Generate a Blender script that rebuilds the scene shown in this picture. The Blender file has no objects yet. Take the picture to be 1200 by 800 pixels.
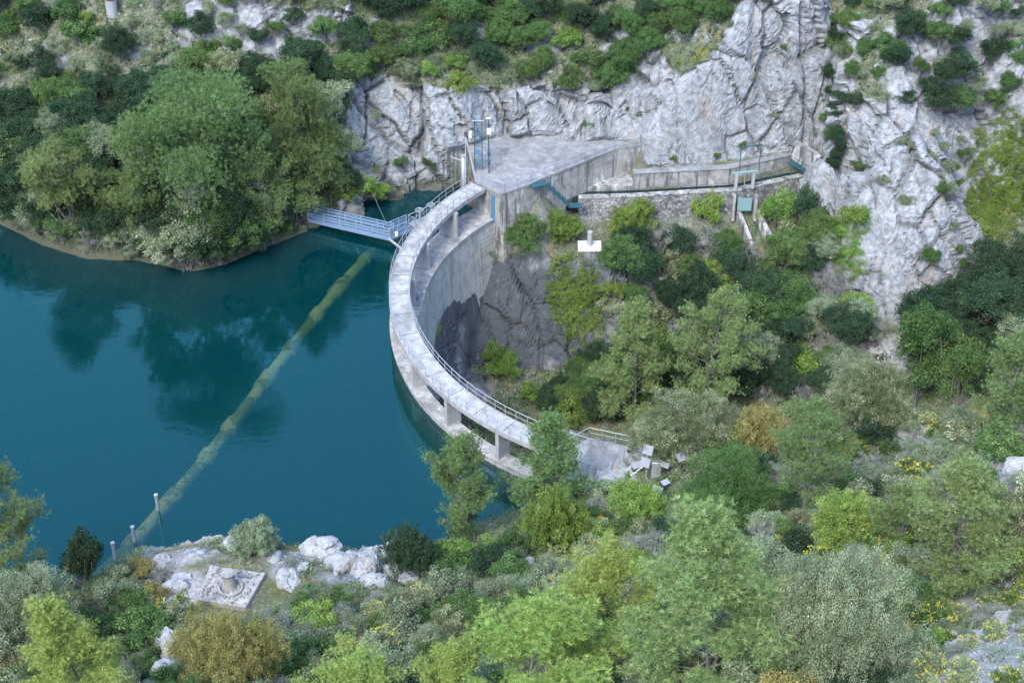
import bpy, math, random
import numpy as np
from mathutils import Vector, Matrix
from mathutils.geometry import delaunay_2d_cdt
rng = np.random.default_rng(7)
random.seed(7)
S = bpy.context.scene
COL = S.collection
R = math.radians
PI = math.pi

# ------------------------------------------------------------------ camera model (metres, water at z = 0)
CAM_H, PITCH, FPX = 92.0, R(36.0), 2000.0
_c, _s = math.cos(PITCH), math.sin(PITCH)
def ray(px, py):
    x = (px - 600) / FPX; y = (400 - py) / FPX
    return np.array([x, _c + y * _s, -_s + y * _c])
def U(px, py, z):
    d = ray(px, py); t = (z - CAM_H) / d[2]
    return (d[0] * t, d[1] * t, z)
def project(p):
    x, y, z = p[0], p[1], p[2] - CAM_H
    dep = y * _c - z * _s; up = y * _s + z * _c
    return 600 + FPX * x / dep, 400 - FPX * up / dep

# ------------------------------------------------------------------ numpy noise
def _h(ix, iy, iz, seed):
    n = (ix.astype(np.int64) * 374761393 + iy.astype(np.int64) * 668265263 + iz.astype(np.int64) * 2147483647 + seed * 974634777) & 0xFFFFFFFF
    n = ((n ^ (n >> 13)) * 1274126177) & 0xFFFFFFFF
    n = ((n ^ (n >> 16)) * 2246822519) & 0xFFFFFFFF
    return ((n ^ (n >> 15)) & 0xFFFFFF) / float(0xFFFFFF)
def vnoise(P, seed=0):
    I = np.floor(P); F = P - I; F = F * F * (3 - 2 * F); I = I.astype(np.int64)
    out = np.zeros(len(P))
    for dx in (0, 1):
        wx = F[:, 0] if dx else 1 - F[:, 0]
        for dy in (0, 1):
            wy = F[:, 1] if dy else 1 - F[:, 1]
            for dz in (0, 1):
                wz = F[:, 2] if dz else 1 - F[:, 2]
                out += wx * wy * wz * _h(I[:, 0] + dx, I[:, 1] + dy, I[:, 2] + dz, seed)
    return out * 2 - 1
def fbm(P, scale, octs=4, seed=0, gain=0.5):
    a, o, t = 1.0, np.zeros(len(P)), 0
    Q = P / scale
    for k in range(octs):
        o += a * vnoise(Q + k * 17.3, seed + k); t += a; a *= gain; Q = Q * 2.03
    return o / t
def voro(P, scale, seed=0):
    """distance to nearest and second cell centre, offset to the centre, three random numbers of the cell"""
    Q = P / scale; I = np.floor(Q).astype(np.int64)
    d1 = np.full(len(P), 9.0); d2 = np.full(len(P), 9.0); off = np.zeros((len(P), 3)); rr = np.zeros((len(P), 4))
    for dx in (-1, 0, 1):
        for dy in (-1, 0, 1):
            for dz in (-1, 0, 1):
                ix, iy, iz = I[:, 0] + dx, I[:, 1] + dy, I[:, 2] + dz
                c = np.stack([ix + _h(ix, iy, iz, seed), iy + _h(ix, iy, iz, seed + 1), iz + _h(ix, iy, iz, seed + 2)], 1)
                v = Q - c; d = np.sqrt((v ** 2).sum(1))
                m = d < d1
                d2 = np.where(m, d1, np.minimum(d2, d))
                d1 = np.where(m, d, d1); off[m] = v[m]
                im = (ix[m], iy[m], iz[m])
                rr[m] = np.stack([_h(*im, seed + 5 + k) for k in range(4)], 1)
    return d1, d2, off, rr
def facets(P, scale, seed, tilt=1.0):
    d1, d2, off, rr = voro(P, scale, seed)
    h = (rr[:, 3] - 0.5) + tilt * ((rr[:, :3] - 0.5) * 2 * off).sum(1)
    crack = np.clip((d2 - d1) / 0.07, 0, 1)
    return h, crack

# ------------------------------------------------------------------ mesh helpers
def np_mesh(name, V, F, mat=None, attrs=None, smooth=False):
    V = np.asarray(V, np.float32); F = np.asarray(F, np.int32)
    me = bpy.data.meshes.new(name); k = F.shape[1]; n = len(F)
    me.vertices.add(len(V)); me.vertices.foreach_set('co', V.ravel())
    me.loops.add(n * k); me.loops.foreach_set('vertex_index', F.ravel())
    me.polygons.add(n); me.polygons.foreach_set('loop_start', np.arange(0, n * k, k, dtype=np.int32))
    me.polygons.foreach_set('loop_total', np.full(n, k, np.int32))
    me.polygons.foreach_set('use_smooth', np.full(n, smooth, bool))
    me.update(calc_edges=True)
    for an, av in (attrs or {}).items():
        av = np.asarray(av, np.float32)
        if av.ndim == 1:
            a = me.attributes.new(an, 'FLOAT', 'POINT'); a.data.foreach_set('value', av)
        else:
            a = me.attributes.new(an, 'FLOAT_COLOR', 'POINT'); a.data.foreach_set('color', av.ravel())
    if mat: me.materials.append(mat)
    return me

class MB:
    def __init__(s): s.v = []; s.f = []
    def add(s, vs, fs):
        o = len(s.v); s.v += [tuple(v) for v in vs]; s.f += [tuple(i + o for i in f) for f in fs]; return s
    def box(s, c, size, rz=0.0, tilt=None):
        m = Matrix.Rotation(rz, 3, 'Z')
        if tilt is not None: m = m @ tilt
        vs = []
        for z in (-.5, .5):
            for x, y in ((-.5, -.5), (.5, -.5), (.5, .5), (-.5, .5)):
                vs.append(Vector(c) + m @ Vector((x * size[0], y * size[1], z * size[2])))
        return s.add(vs, [(3, 2, 1, 0), (4, 5, 6, 7), (0, 1, 5, 4), (1, 2, 6, 5), (2, 3, 7, 6), (3, 0, 4, 7)])
    def tube(s, pts, r, n=6, cap=True):
        pts = [Vector(p) for p in pts]; rs = r if isinstance(r, (list, tuple)) else [r] * len(pts)
        vs = []; fs = []
        up = Vector((0, 0, 1))
        for i, p in enumerate(pts):
            d = (pts[min(i + 1, len(pts) - 1)] - pts[max(i - 1, 0)]).normalized()
            a = d.cross(up if abs(d.dot(up)) < .95 else Vector((1, 0, 0))).normalized(); b = a.cross(d)
            for k in range(n):
                t = 2 * PI * (k + .5) / n
                vs.append(p + (a * math.cos(t) + b * math.sin(t)) * rs[i])
        for i in range(len(pts) - 1):
            for k in range(n):
                fs.append((i * n + k, i * n + (k + 1) % n, (i + 1) * n + (k + 1) % n, (i + 1) * n + k))
        if cap:
            fs.append(tuple(range(n))); fs.append(tuple((len(pts) - 1) * n + k for k in reversed(range(n))))
        return s.add(vs, fs)
    def bar(s, a, b, w, h=None):
        """square bar between two points"""
        a, b = Vector(a), Vector(b); d = (b - a).normalized(); h = h or w
        u = d.cross(Vector((0, 0, 1)) if abs(d.z) < .95 else Vector((0, 1, 0))).normalized(); v = u.cross(d)
        vs = [p + u * x * w / 2 + v * y * h / 2 for p in (a, b) for x, y in ((-1, -1), (1, -1), (1, 1), (-1, 1))]
        return s.add(vs, [(3, 2, 1, 0), (4, 5, 6, 7), (0, 1, 5, 4), (1, 2, 6, 5), (2, 3, 7, 6), (3, 0, 4, 7)])
    def prism(s, poly, z0, z1):
        n = len(poly); z1s = z1 if isinstance(z1, (list, tuple)) else [z1] * n
        vs = [(p[0], p[1], z0) for p in poly] + [(p[0], p[1], z1s[i]) for i, p in enumerate(poly)]
        fs = [tuple(reversed(range(n))), tuple(range(n, 2 * n))] + [(i, (i + 1) % n, n + (i + 1) % n, n + i) for i in range(n)]
        return s.add(vs, fs)
    def ring(s, c, r, rr, axis='Z', n=20):
        pts = []
        for k in range(n + 1):
            t = 2 * PI * k / n; a, b = math.cos(t) * r, math.sin(t) * r
            pts.append(Vector(c) + (Vector((a, b, 0)) if axis == 'Z' else Vector((a, 0, b))))
        return s.tube(pts, rr, 5, False)
    def mesh(s, name, mat, smooth=False, bevel=0):
        me = bpy.data.meshes.new(name); me.from_pydata(s.v, [], s.f); me.update()
        import bmesh
        bm = bmesh.new(); bm.from_mesh(me); bmesh.ops.recalc_face_normals(bm, faces=bm.faces[:])
        if bevel: bmesh.ops.bevel(bm, geom=bm.edges[:], offset=bevel, segments=1, affect='EDGES')
        bm.to_mesh(me); bm.free()
        me.materials.append(mat)
        if smooth: me.polygons.foreach_set('use_smooth', [True] * len(me.polygons))
        return me
    def build(s, name, mat, parent=None, smooth=False, bevel=0):
        o = bpy.data.objects.new(name, s.mesh(name, mat, smooth, bevel)); COL.objects.link(o)
        if parent is not None: child(o, parent)
        return o
def child(o, parent):
    o.parent = parent
    o.matrix_parent_inverse = root_matrix(parent).inverted()
def root_matrix(o):
    m = Matrix.LocRotScale(o.location, o.rotation_euler, o.scale)
    if o.parent is not None: m = root_matrix(o.parent) @ o.matrix_parent_inverse @ m
    return m
def tag(o, label=None, cat=None, group=None, kind=None):
    if label: o['label'] = label
    if cat: o['category'] = cat
    if group: o['group'] = group
    if kind: o['kind'] = kind
    return o
def thing(name, loc, label, cat, group=None, rz=0.0):
    o = bpy.data.objects.new(name, None); o.empty_display_size = .3; COL.objects.link(o)
    o.location = loc; o.rotation_euler = (0, 0, rz)
    return tag(o, label, cat, group)
def link(name, me, parent=None):
    o = bpy.data.objects.new(name, me); COL.objects.link(o)
    if parent is not None: o.parent = parent
    return o

# ------------------------------------------------------------------ materials
def mat(name):
    m = bpy.data.materials.new(name); m.use_nodes = True; nt = m.node_tree; nt.nodes.clear()
    out = nt.nodes.new('ShaderNodeOutputMaterial'); return m, nt, out
def N(nt, t, **kw):
    n = nt.nodes.new(t)
    for k, v in kw.items():
        if k in n.inputs: n.inputs[k].default_value = v
        else: setattr(n, k, v)
    return n
def noise(nt, scale, detail=5, rough=.6, vec=None, stretch=None, dist=0.0):
    n = N(nt, 'ShaderNodeTexNoise'); n.inputs['Scale'].default_value = scale; n.inputs['Detail'].default_value = detail
    n.inputs['Roughness'].default_value = rough; n.inputs['Distortion'].default_value = dist
    src = vec
    if src is None:
        g = N(nt, 'ShaderNodeNewGeometry'); src = g.outputs['Position']
    if stretch:
        mp = N(nt, 'ShaderNodeMapping'); mp.inputs['Scale'].default_value = stretch
        nt.links.new(src, mp.inputs['Vector']); src = mp.outputs[0]
    nt.links.new(src, n.inputs['Vector']); return n.outputs['Fac']
def ramp(nt, fac, stops, mode='LINEAR'):
    r = N(nt, 'ShaderNodeValToRGB'); r.color_ramp.interpolation = mode
    e = r.color_ramp.elements
    while len(e) < len(stops): e.new(.5)
    for i, (p, c) in enumerate(stops):
        e[i].position = p; e[i].color = (*c, 1) if len(c) == 3 else c
    nt.links.new(fac, r.inputs[0]); return r.outputs[0]
def step(nt, fac, a, b):
    m = N(nt, 'ShaderNodeMapRange'); m.inputs['From Min'].default_value = a; m.inputs['From Max'].default_value = b
    m.interpolation_type = 'SMOOTHSTEP'
    nt.links.new(fac, m.inputs['Value']); return m.outputs[0]
def mix(nt, fac, a, b, blend='MIX'):
    m = N(nt, 'ShaderNodeMix'); m.data_type = 'RGBA'; m.blend_type = blend
    for s, v in ((0, fac), (6, a), (7, b)):
        if isinstance(v, (int, float)): m.inputs[s].default_value = v
        elif isinstance(v, tuple): m.inputs[s].default_value = (*v, 1) if len(v) == 3 else v
        else: nt.links.new(v, m.inputs[s])
    return m.outputs[2]
def mth(nt, op, a, b=0.0):
    m = N(nt, 'ShaderNodeMath'); m.operation = op
    for i, v in enumerate((a, b)):
        if isinstance(v, (int, float)): m.inputs[i].default_value = v
        else: nt.links.new(v, m.inputs[i])
    return m.outputs[0]
def bsdf(nt, out, color, rough=.85, bump=None, bump_d=.1, bump_s=.6, metal=0.0, spec=.3):
    b = N(nt, 'ShaderNodeBsdfPrincipled')
    for s, v in (('Base Color', color), ('Roughness', rough), ('Metallic', metal), ('Specular IOR Level', spec)):
        if isinstance(v, (int, float)): b.inputs[s].default_value = v
        elif isinstance(v, tuple): b.inputs[s].default_value = (*v, 1)
        else: nt.links.new(v, b.inputs[s])
    if bump is not None:
        bp = N(nt, 'ShaderNodeBump'); bp.inputs['Strength'].default_value = bump_s; bp.inputs['Distance'].default_value = bump_d
        nt.links.new(bump, bp.inputs['Height']); nt.links.new(bp.outputs[0], b.inputs['Normal'])
    nt.links.new(b.outputs[0], out.inputs['Surface']); return b

def rock_color(nt):
    big = noise(nt, .22, 5, .6); fine = noise(nt, 1.7, 8, .7); st = noise(nt, .5, 6, .65, stretch=(1.6, 1.6, .35))
    c = ramp(nt, fine, [(.25, (.092, .10, .107)), (.40, (.182, .195, .204)), (.54, (.285, .30, .308)), (.78, (.415, .43, .43))])
    c = mix(nt, mth(nt, 'MULTIPLY', step(nt, st, .50, .64), .6), c, (.17, .175, .175))
    c = mix(nt, mth(nt, 'MULTIPLY', step(nt, big, .56, .72), .3), c, (.40, .32, .25))
    ru = noise(nt, .33, 5, .6, stretch=(1.8, 1.8, .22)); c = mix(nt, mth(nt, 'MULTIPLY', step(nt, ru, .58, .68), .38), c, (.30, .22, .15))
    bs = noise(nt, .26, 6, .65, stretch=(2.2, 2.2, .2)); c = mix(nt, mth(nt, 'MULTIPLY', step(nt, bs, .55, .66), .5), c, (.13, .135, .14))
    li = noise(nt, .9, 4, .6)
    c = mix(nt, mth(nt, 'MULTIPLY', step(nt, li, .64, .74), .35), c, (.26, .20, .07))
    return c
def make_terrain_mat():
    m, nt, out = mat('ground')
    at = N(nt, 'ShaderNodeAttribute'); at.attribute_name = 'mask'
    sp = N(nt, 'ShaderNodeSeparateColor'); nt.links.new(at.outputs['Color'], sp.inputs[0])
    rc = rock_color(nt)
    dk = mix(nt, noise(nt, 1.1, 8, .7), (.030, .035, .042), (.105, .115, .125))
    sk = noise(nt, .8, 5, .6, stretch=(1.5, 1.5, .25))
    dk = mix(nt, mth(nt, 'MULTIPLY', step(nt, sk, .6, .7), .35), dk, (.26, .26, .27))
    sm = N(nt, 'ShaderNodeAttribute'); sm.attribute_name = 'seam'      # crack shade painted into the rock joints as a darker tone
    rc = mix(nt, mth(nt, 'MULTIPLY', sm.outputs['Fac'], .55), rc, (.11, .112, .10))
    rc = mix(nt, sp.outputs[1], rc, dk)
    n1 = noise(nt, .35, 6, .65); n2 = noise(nt, 2.5, 6, .7); n3 = noise(nt, .12, 4, .5)
    soil = ramp(nt, n2, [(.3, (.05, .058, .036)), (.5, (.11, .118, .075)), (.7, (.20, .195, .155))])
    soil = mix(nt, mth(nt, 'MULTIPLY', step(nt, n1, .53, .66), .75), soil, (.20, .145, .035))
    soil = mix(nt, mth(nt, 'MULTIPLY', step(nt, n3, .48, .6), .5), soil, (.06, .085, .03))
    peb = noise(nt, 5.0, 5, .7)
    soil = mix(nt, step(nt, peb, .60, .68), soil, (.33, .33, .32))
    gr = ramp(nt, noise(nt, 3.0, 8, .75), [(.3, (.13, .125, .12)), (.5, (.27, .265, .26)), (.7, (.42, .42, .41))])
    soil = mix(nt, sp.outputs[2], soil, gr)
    c = mix(nt, sp.outputs[0], soil, rc)
    g = N(nt, 'ShaderNodeNewGeometry'); sx = N(nt, 'ShaderNodeSeparateXYZ'); nt.links.new(g.outputs['Position'], sx.inputs[0])
    wet = N(nt, 'ShaderNodeMapRange'); wet.inputs['From Min'].default_value = 1.7; wet.inputs['From Max'].default_value = .3
    nt.links.new(sx.outputs[2], wet.inputs['Value'])
    at2 = N(nt, 'ShaderNodeAttribute'); at2.attribute_name = 'lake'
    c = mix(nt, mth(nt, 'MULTIPLY', mth(nt, 'MULTIPLY', wet.outputs[0], at2.outputs['Fac']), .8), c, (.055, .058, .04))
    b1 = noise(nt, 3.0, 9, .75); vo = N(nt, 'ShaderNodeTexVoronoi'); vo.feature = 'DISTANCE_TO_EDGE'; vo.inputs['Scale'].default_value = 1.3
    wv = N(nt, 'ShaderNodeVectorMath'); wv.operation = 'MULTIPLY_ADD'
    nn = N(nt, 'ShaderNodeTexNoise'); nn.inputs['Scale'].default_value = .8; nn.inputs['Detail'].default_value = 5; nt.links.new(g.outputs['Position'], nn.inputs['Vector'])
    nt.links.new(nn.outputs['Color'], wv.inputs[0]); wv.inputs[1].default_value = (1.6, 1.6, 1.6); nt.links.new(g.outputs['Position'], wv.inputs[2])
    nt.links.new(wv.outputs[0], vo.inputs['Vector'])
    ck = step(nt, vo.outputs['Distance'], 0.0, .05)
    c = mix(nt, mth(nt, 'MULTIPLY', mth(nt, 'MULTIPLY', mth(nt, 'SUBTRACT', 1.0, ck), sp.outputs[0]), .25), c, (.10, .10, .10))
    hgt = mth(nt, 'ADD', mth(nt, 'MULTIPLY', ck, mth(nt, 'MULTIPLY', sp.outputs[0], .45)), b1)
    bsdf(nt, out, c, .92, hgt, .16, .5, spec=.15)
    return m
def make_concrete(name, light=(.46, .455, .43), dark=(.20, .20, .19), streak=.6, courses=0.0, dirt=.5, white=.3):
    m, nt, out = mat(name)
    f = noise(nt, 1.2, 8, .72); c = ramp(nt, f, [(.3, dark), (.5, tuple(.5 * (a + b) for a, b in zip(light, dark))), (.68, light)])
    s = noise(nt, 1.3, 5, .6, stretch=(1.5, 1.5, .12))
    c = mix(nt, mth(nt, 'MULTIPLY', step(nt, s, .5, .64), streak), c, tuple(x * .42 for x in dark))
    w = noise(nt, .9, 5, .65, stretch=(1.3, 1.3, .35)); c = mix(nt, mth(nt, 'MULTIPLY', step(nt, w, .56, .66), white), c, (.52, .51, .485))
    d = noise(nt, .35, 6, .7); c = mix(nt, mth(nt, 'MULTIPLY', step(nt, d, .5, .62), dirt), c, (.11, .115, .11))
    g = N(nt, 'ShaderNodeNewGeometry'); h = noise(nt, 9, 6, .7)
    if courses:
        sx = N(nt, 'ShaderNodeSeparateXYZ'); nt.links.new(g.outputs['Position'], sx.inputs[0])
        wob = mth(nt, 'MULTIPLY', noise(nt, .6, 2), .15)
        fr = mth(nt, 'FRACT', mth(nt, 'DIVIDE', mth(nt, 'ADD', sx.outputs[2], wob), courses))
        ln = step(nt, fr, .0, .12)
        c = mix(nt, mth(nt, 'MULTIPLY', mth(nt, 'SUBTRACT', 1.0, ln), .35), c, tuple(x * .5 for x in dark)); h = mth(nt, 'ADD', h, mth(nt, 'MULTIPLY', ln, .8))
    bsdf(nt, out, c, .88, h, .03, .7, spec=.2); return m
def make_masonry():
    m, nt, out = mat('rubble_masonry')
    v = N(nt, 'ShaderNodeTexVoronoi'); v.inputs['Scale'].default_value = 2.6; g = N(nt, 'ShaderNodeNewGeometry'); nt.links.new(g.outputs['Position'], v.inputs['Vector'])
    e = N(nt, 'ShaderNodeTexVoronoi'); e.feature = 'DISTANCE_TO_EDGE'; e.inputs['Scale'].default_value = 2.6; nt.links.new(g.outputs['Position'], e.inputs['Vector'])
    sp = N(nt, 'ShaderNodeSeparateColor'); nt.links.new(v.outputs['Color'], sp.inputs[0])
    c = ramp(nt, sp.outputs[0], [(0, (.10, .10, .105)), (.5, (.2, .2, .2)), (1, (.33, .33, .32))])
    d = noise(nt, .45, 6, .7); c = mix(nt, mth(nt, 'MULTIPLY', step(nt, d, .47, .6), .6), c, (.42, .41, .40))
    ed = step(nt, e.outputs['Distance'], .0, .09); c = mix(nt, ed, (.10, .10, .10), c)
    bsdf(nt, out, c, .9, mth(nt, 'ADD', ed, noise(nt, 12)), .05, .8, spec=.2); return m
def make_paint(name, col, rough=.5, metal=0.0, wear=.3, wcol=(.25, .22, .2)):
    m, nt, out = mat(name); n = noise(nt, 6, 6, .7)
    c = mix(nt, mth(nt, 'MULTIPLY', step(nt, n, .55, .7), wear), col, wcol)
    bsdf(nt, out, c, rough, noise(nt, 25), .005, .4, metal); return m
def make_leaf(name, cols, tr=.25, rvar=.35):
    """cols: inner/old leaf colour, mean leaf colour, young shoot colour; the attribute 'tone' is the leaf's own age"""
    m, nt, out = mat(name)
    at = N(nt, 'ShaderNodeAttribute'); at.attribute_name = 'tone'
    oi = N(nt, 'ShaderNodeObjectInfo')
    c = ramp(nt, at.outputs['Fac'], [(0.0, cols[0]), (.5, cols[1]), (1.0, cols[2])])
    hs = N(nt, 'ShaderNodeHueSaturation')
    hh = mth(nt, 'ADD', .485, mth(nt, 'MULTIPLY', oi.outputs['Random'], .03)); nt.links.new(hh, hs.inputs['Hue'])
    rr = mth(nt, 'FRACT', mth(nt, 'MULTIPLY', oi.outputs['Random'], 7.31))
    vv = mth(nt, 'ADD', 1 - rvar / 2, mth(nt, 'MULTIPLY', rr, rvar)); nt.links.new(vv, hs.inputs['Value']); hs.inputs['Saturation'].default_value = .95
    nt.links.new(c, hs.inputs['Color'])
    d = N(nt, 'ShaderNodeBsdfDiffuse'); t = N(nt, 'ShaderNodeBsdfTranslucent'); mx = N(nt, 'ShaderNodeMixShader'); mx.inputs[0].default_value = tr
    nt.links.new(hs.outputs[0], d.inputs[0]); nt.links.new(hs.outputs[0], t.inputs[0])
    nt.links.new(d.outputs[0], mx.inputs[1]); nt.links.new(t.outputs[0], mx.inputs[2]); nt.links.new(mx.outputs[0], out.inputs[0]); return m
def make_bark(name, a, b):
    m, nt, out = mat(name); bsdf(nt, out, mix(nt, noise(nt, 5, 5, .7), a, b), .9, noise(nt, 12, stretch=(1, 1, .3)), .03, .8, spec=.1); return m
def make_water():
    m, nt, out = mat('lake_water')
    g = N(nt, 'ShaderNodeNewGeometry')
    n = mth(nt, 'ADD', mth(nt, 'MULTIPLY', noise(nt, 1.0, 3, .5, stretch=(.55, 1.5, 1)), 1.0), mth(nt, 'MULTIPLY', noise(nt, 4.0, 2, .5, stretch=(.6, 1.5, 1)), .25))
    patch = step(nt, noise(nt, .05, 3, .5), .40, .62)
    bp = N(nt, 'ShaderNodeBump'); bp.inputs['Distance'].default_value = .035
    nt.links.new(mth(nt, 'ADD', .12, mth(nt, 'MULTIPLY', patch, .4)), bp.inputs['Strength']); nt.links.new(n, bp.inputs['Height'])
    gl = N(nt, 'ShaderNodeBsdfGlossy'); gl.inputs['Roughness'].default_value = .02; gl.inputs['Color'].default_value = (.4, .95, .95, 1); nt.links.new(bp.outputs[0], gl.inputs['Normal'])
    df = N(nt, 'ShaderNodeBsdfDiffuse'); df.inputs['Color'].default_value = (*WATER_BODY, 1)
    tr = N(nt, 'ShaderNodeBsdfTransparent'); tr.inputs['Color'].default_value = (1, 1, 1, 1)
    m1 = N(nt, 'ShaderNodeMixShader'); m1.inputs[0].default_value = .74
    nt.links.new(df.outputs[0], m1.inputs[1]); nt.links.new(tr.outputs[0], m1.inputs[2])
    fr = N(nt, 'ShaderNodeFresnel'); fr.inputs['IOR'].default_value = 1.58; nt.links.new(bp.outputs[0], fr.inputs['Normal'])
    m2 = N(nt, 'ShaderNodeMixShader'); nt.links.new(fr.outputs[0], m2.inputs[0]); nt.links.new(m1.outputs[0], m2.inputs[1]); nt.links.new(gl.outputs[0], m2.inputs[2])
    nt.links.new(m2.outputs[0], out.inputs['Surface'])
    va = N(nt, 'ShaderNodeVolumeAbsorption'); va.inputs['Color'].default_value = (.55, .80, .50, 1); va.inputs['Density'].default_value = .36
    nt.links.new(va.outputs[0], out.inputs['Volume'])
    return m
WATER_BODY = (.0, .074, .094)

# ------------------------------------------------------------------ terrain heights
CX, CY = 15.95, 129.95
def pol(r, a, z): return (CX + r * math.cos(R(a)), CY + r * math.sin(R(a)), z)
pts, segs = [], []
def line(ps, closed=False):
    i0 = len(pts); pts.extend(ps); segs.extend((i0 + k, i0 + k + 1) for k in range(len(ps) - 1))
def dots(ps): pts.extend(ps)
def off(ps, dy, dz, dx=0): return [(x + dx, y + dy, z + dz) for x, y, z in ps]
UL = lambda L: [U(*p) for p in L]
# far shore, left of the inlet
shore = UL([(-60, 258, 0), (0, 262, 0), (50, 287, 0), (100, 303, 0), (160, 305, 0), (225, 318, 0), (262, 310, 0), (310, 290, 0), (355, 272, 0), (395, 262, 0), (428, 254, 0), (450, 239, 0), (500, 227, 0), (548, 218, 0)])
line(shore); line(off(shore[:10], 1.3, 1.3)); line(off(shore[:9], -2.0, -1.2)); line(off(shore[:9], -7, -6)); line(off(shore[9:], -2.0, -2.5))
dots(UL([(0, 150, 5.5), (100, 150, 6.5), (200, 150, 7.6), (300, 150, 8.2), (370, 150, 7.6), (100, 220, 3.3), (230, 220, 4.4), (330, 215, 4.2), (0, 60, 9.6), (120, 60, 10.6), (250, 60, 11.8), (370, 50, 13), (70, 195, 4.6), (68, 150, 7.3), (0, 0, 13.1), (120, 0, 14.2), (250, 0, 15.4), (400, 0, 17), (500, 0, 16), (600, 0, 14.5), (700, 0, 15), (780, 0, 16.5), (600, 60, 11), (500, 50, 12.6), (700, 60, 11.4), (760, 60, 12), (430, 50, 13.3)]))
# cliff above the inlet and behind the plateau
line(UL([(402, 215, 3.6), (404, 150, 8.0), (408, 95, 10.8), (440, 88, 10.9), (480, 95, 10.4), (540, 108, 9.4), (600, 113, 8.0), (650, 112, 8.2), (700, 118, 8.0), (760, 122, 8.4), (800, 90, 11.8), (850, 50, 15.0), (893, -5, 19.4)]))
line(off(shore[10:], .6, 1.0))
line(UL([(556, 196, 3.6), (570, 165, 3.7), (650, 160, 3.7), (720, 160, 3.7), (752, 163, 3.7)]))
line(UL([(756, 196, 2.2), (800, 192, 2.3), (850, 184, 2.5), (900, 174, 2.8), (925, 168, 3.2), (945, 166, 3.5), (962, 173, 3.3)]))
dots(UL([(900, 100, 10.2), (930, 40, 15.4), (960, 100, 9.4), (965, 60, 12.6), (950, -5, 18.8), (850, 120, 8.8), (820, 160, 5.3), (958, 140, 5.6)]))
# ground either side of the canal
cw = UL([(678, 231, 1), (745, 229, 1), (809, 225, 1), (863, 222, 1), (927, 208, 1), (957, 202, 1)])
line([(x, y - .55, -2.6 if i < 4 else -1.8) for i, (x, y, z) in enumerate(cw)])
line([(x, y + .6, -.9) for x, y, z in cw]); line([(x, y + 2.1, -.9) for x, y, z in cw[1:]]); line([(x, y + 2.6, 2.05) for x, y, z in UL([(758, 228.5, 1), (809, 225, 1), (863, 222, 1), (927, 208, 1), (957, 202, 1)])])
dots([(2.5, 149.5, 3.2), (0, 149.5, 3.2), (-1.5, 152, 3.2), (5, 153.6, 3.2), (10, 157, 3.2), (12.6, 157.6, 3.2), (5, 155.5, 3.4), (9, 152.8, -.6), (12.9, 155.0, -.6), (6.6, 151.2, -.6), (12.9, 153.2, -.8)])
# foot of the abutment block and ledge of the marker
line(UL([(575, 280, -3.2), (592, 285, -3.0), (625, 272, -2.8), (660, 262, -2.7), (677, 258, -2.6)]))
line(UL([(572, 292, -3.6), (600, 301, -3.2), (640, 302, -3.2), (700, 304, -3.4), (725, 318, -4.2)]))
dots(UL([(690, 288, -2.9), (760, 280, -3.1), (820, 265, -2.9), (760, 320, -5.2), (760, 400, -10.6), (850, 300, -4.6), (850, 400, -10.4), (900, 285, -3.6), (950, 270, -2.6), (940, 330, -5.2), (950, 420, -10.6), (1000, 400, -8.6), (700, 360, -8.4), (730, 430, -13)]))
line(UL([(556, 440, -14.8), (600, 440, -14.9), (650, 440, -14.7), (690, 425, -13.6)]))
dots([(-6.9, 136.4, -5.6), (-5.6, 141.2, -3.8), (-6.2, 131.5, -13.5), (-4.6, 137.2, -10.5), (-5.2, 126, -15.8), (-1.5, 118, -15.5), (4, 113, -13), (8, 112.6, -8), (-3, 134, -15)])
line([(-1, 131, -16), (10, 129.5, -16.2), (20, 127, -16.8), (30, 124.5, -17.4), (45, 121, -18), (62, 116, -19), (80, 110, -20)])
# rock buttress
line(UL([(976, 240, .8), (976, 200, 3.8), (986, 150, 8), (993, 110, 11), (1003, 60, 14), (1000, 0, 18.5)]))
line(UL([(970, 262, -2.8), (985, 330, -5.4), (1010, 362, -7.4), (1060, 372, -8), (1130, 352, -6.6), (1148, 300, -4), (1145, 240, -.5)]))
dots(UL([(1000, 300, -2.4), (1000, 250, 1.6), (1040, 200, 5.3), (1040, 150, 9.1), (1040, 110, 12.0), (1100, 300, -1.4), (1110, 240, 2.6), (1100, 180, 6.8), (1105, 120, 10.8), (1060, 320, -3.2), (1030, 60, 14.8), (1120, 60, 14.6), (1050, 0, 18.4), (1130, 0, 18.4), (1150, 170, 5.8), (1170, 120, 9), (1200, 60, 13.5), (1200, 0, 17.4), (1250, 100, 11), (1200, 200, 2.8), (1250, 250, 1)]))
dots(UL([(1045, 410, -8.4), (1055, 440, -9), (1100, 400, -7.6), (1160, 430, -8), (1200, 400, -6), (1200, 300, -2.2), (1240, 350, -4), (1110, 440, -9.5)]))
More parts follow.
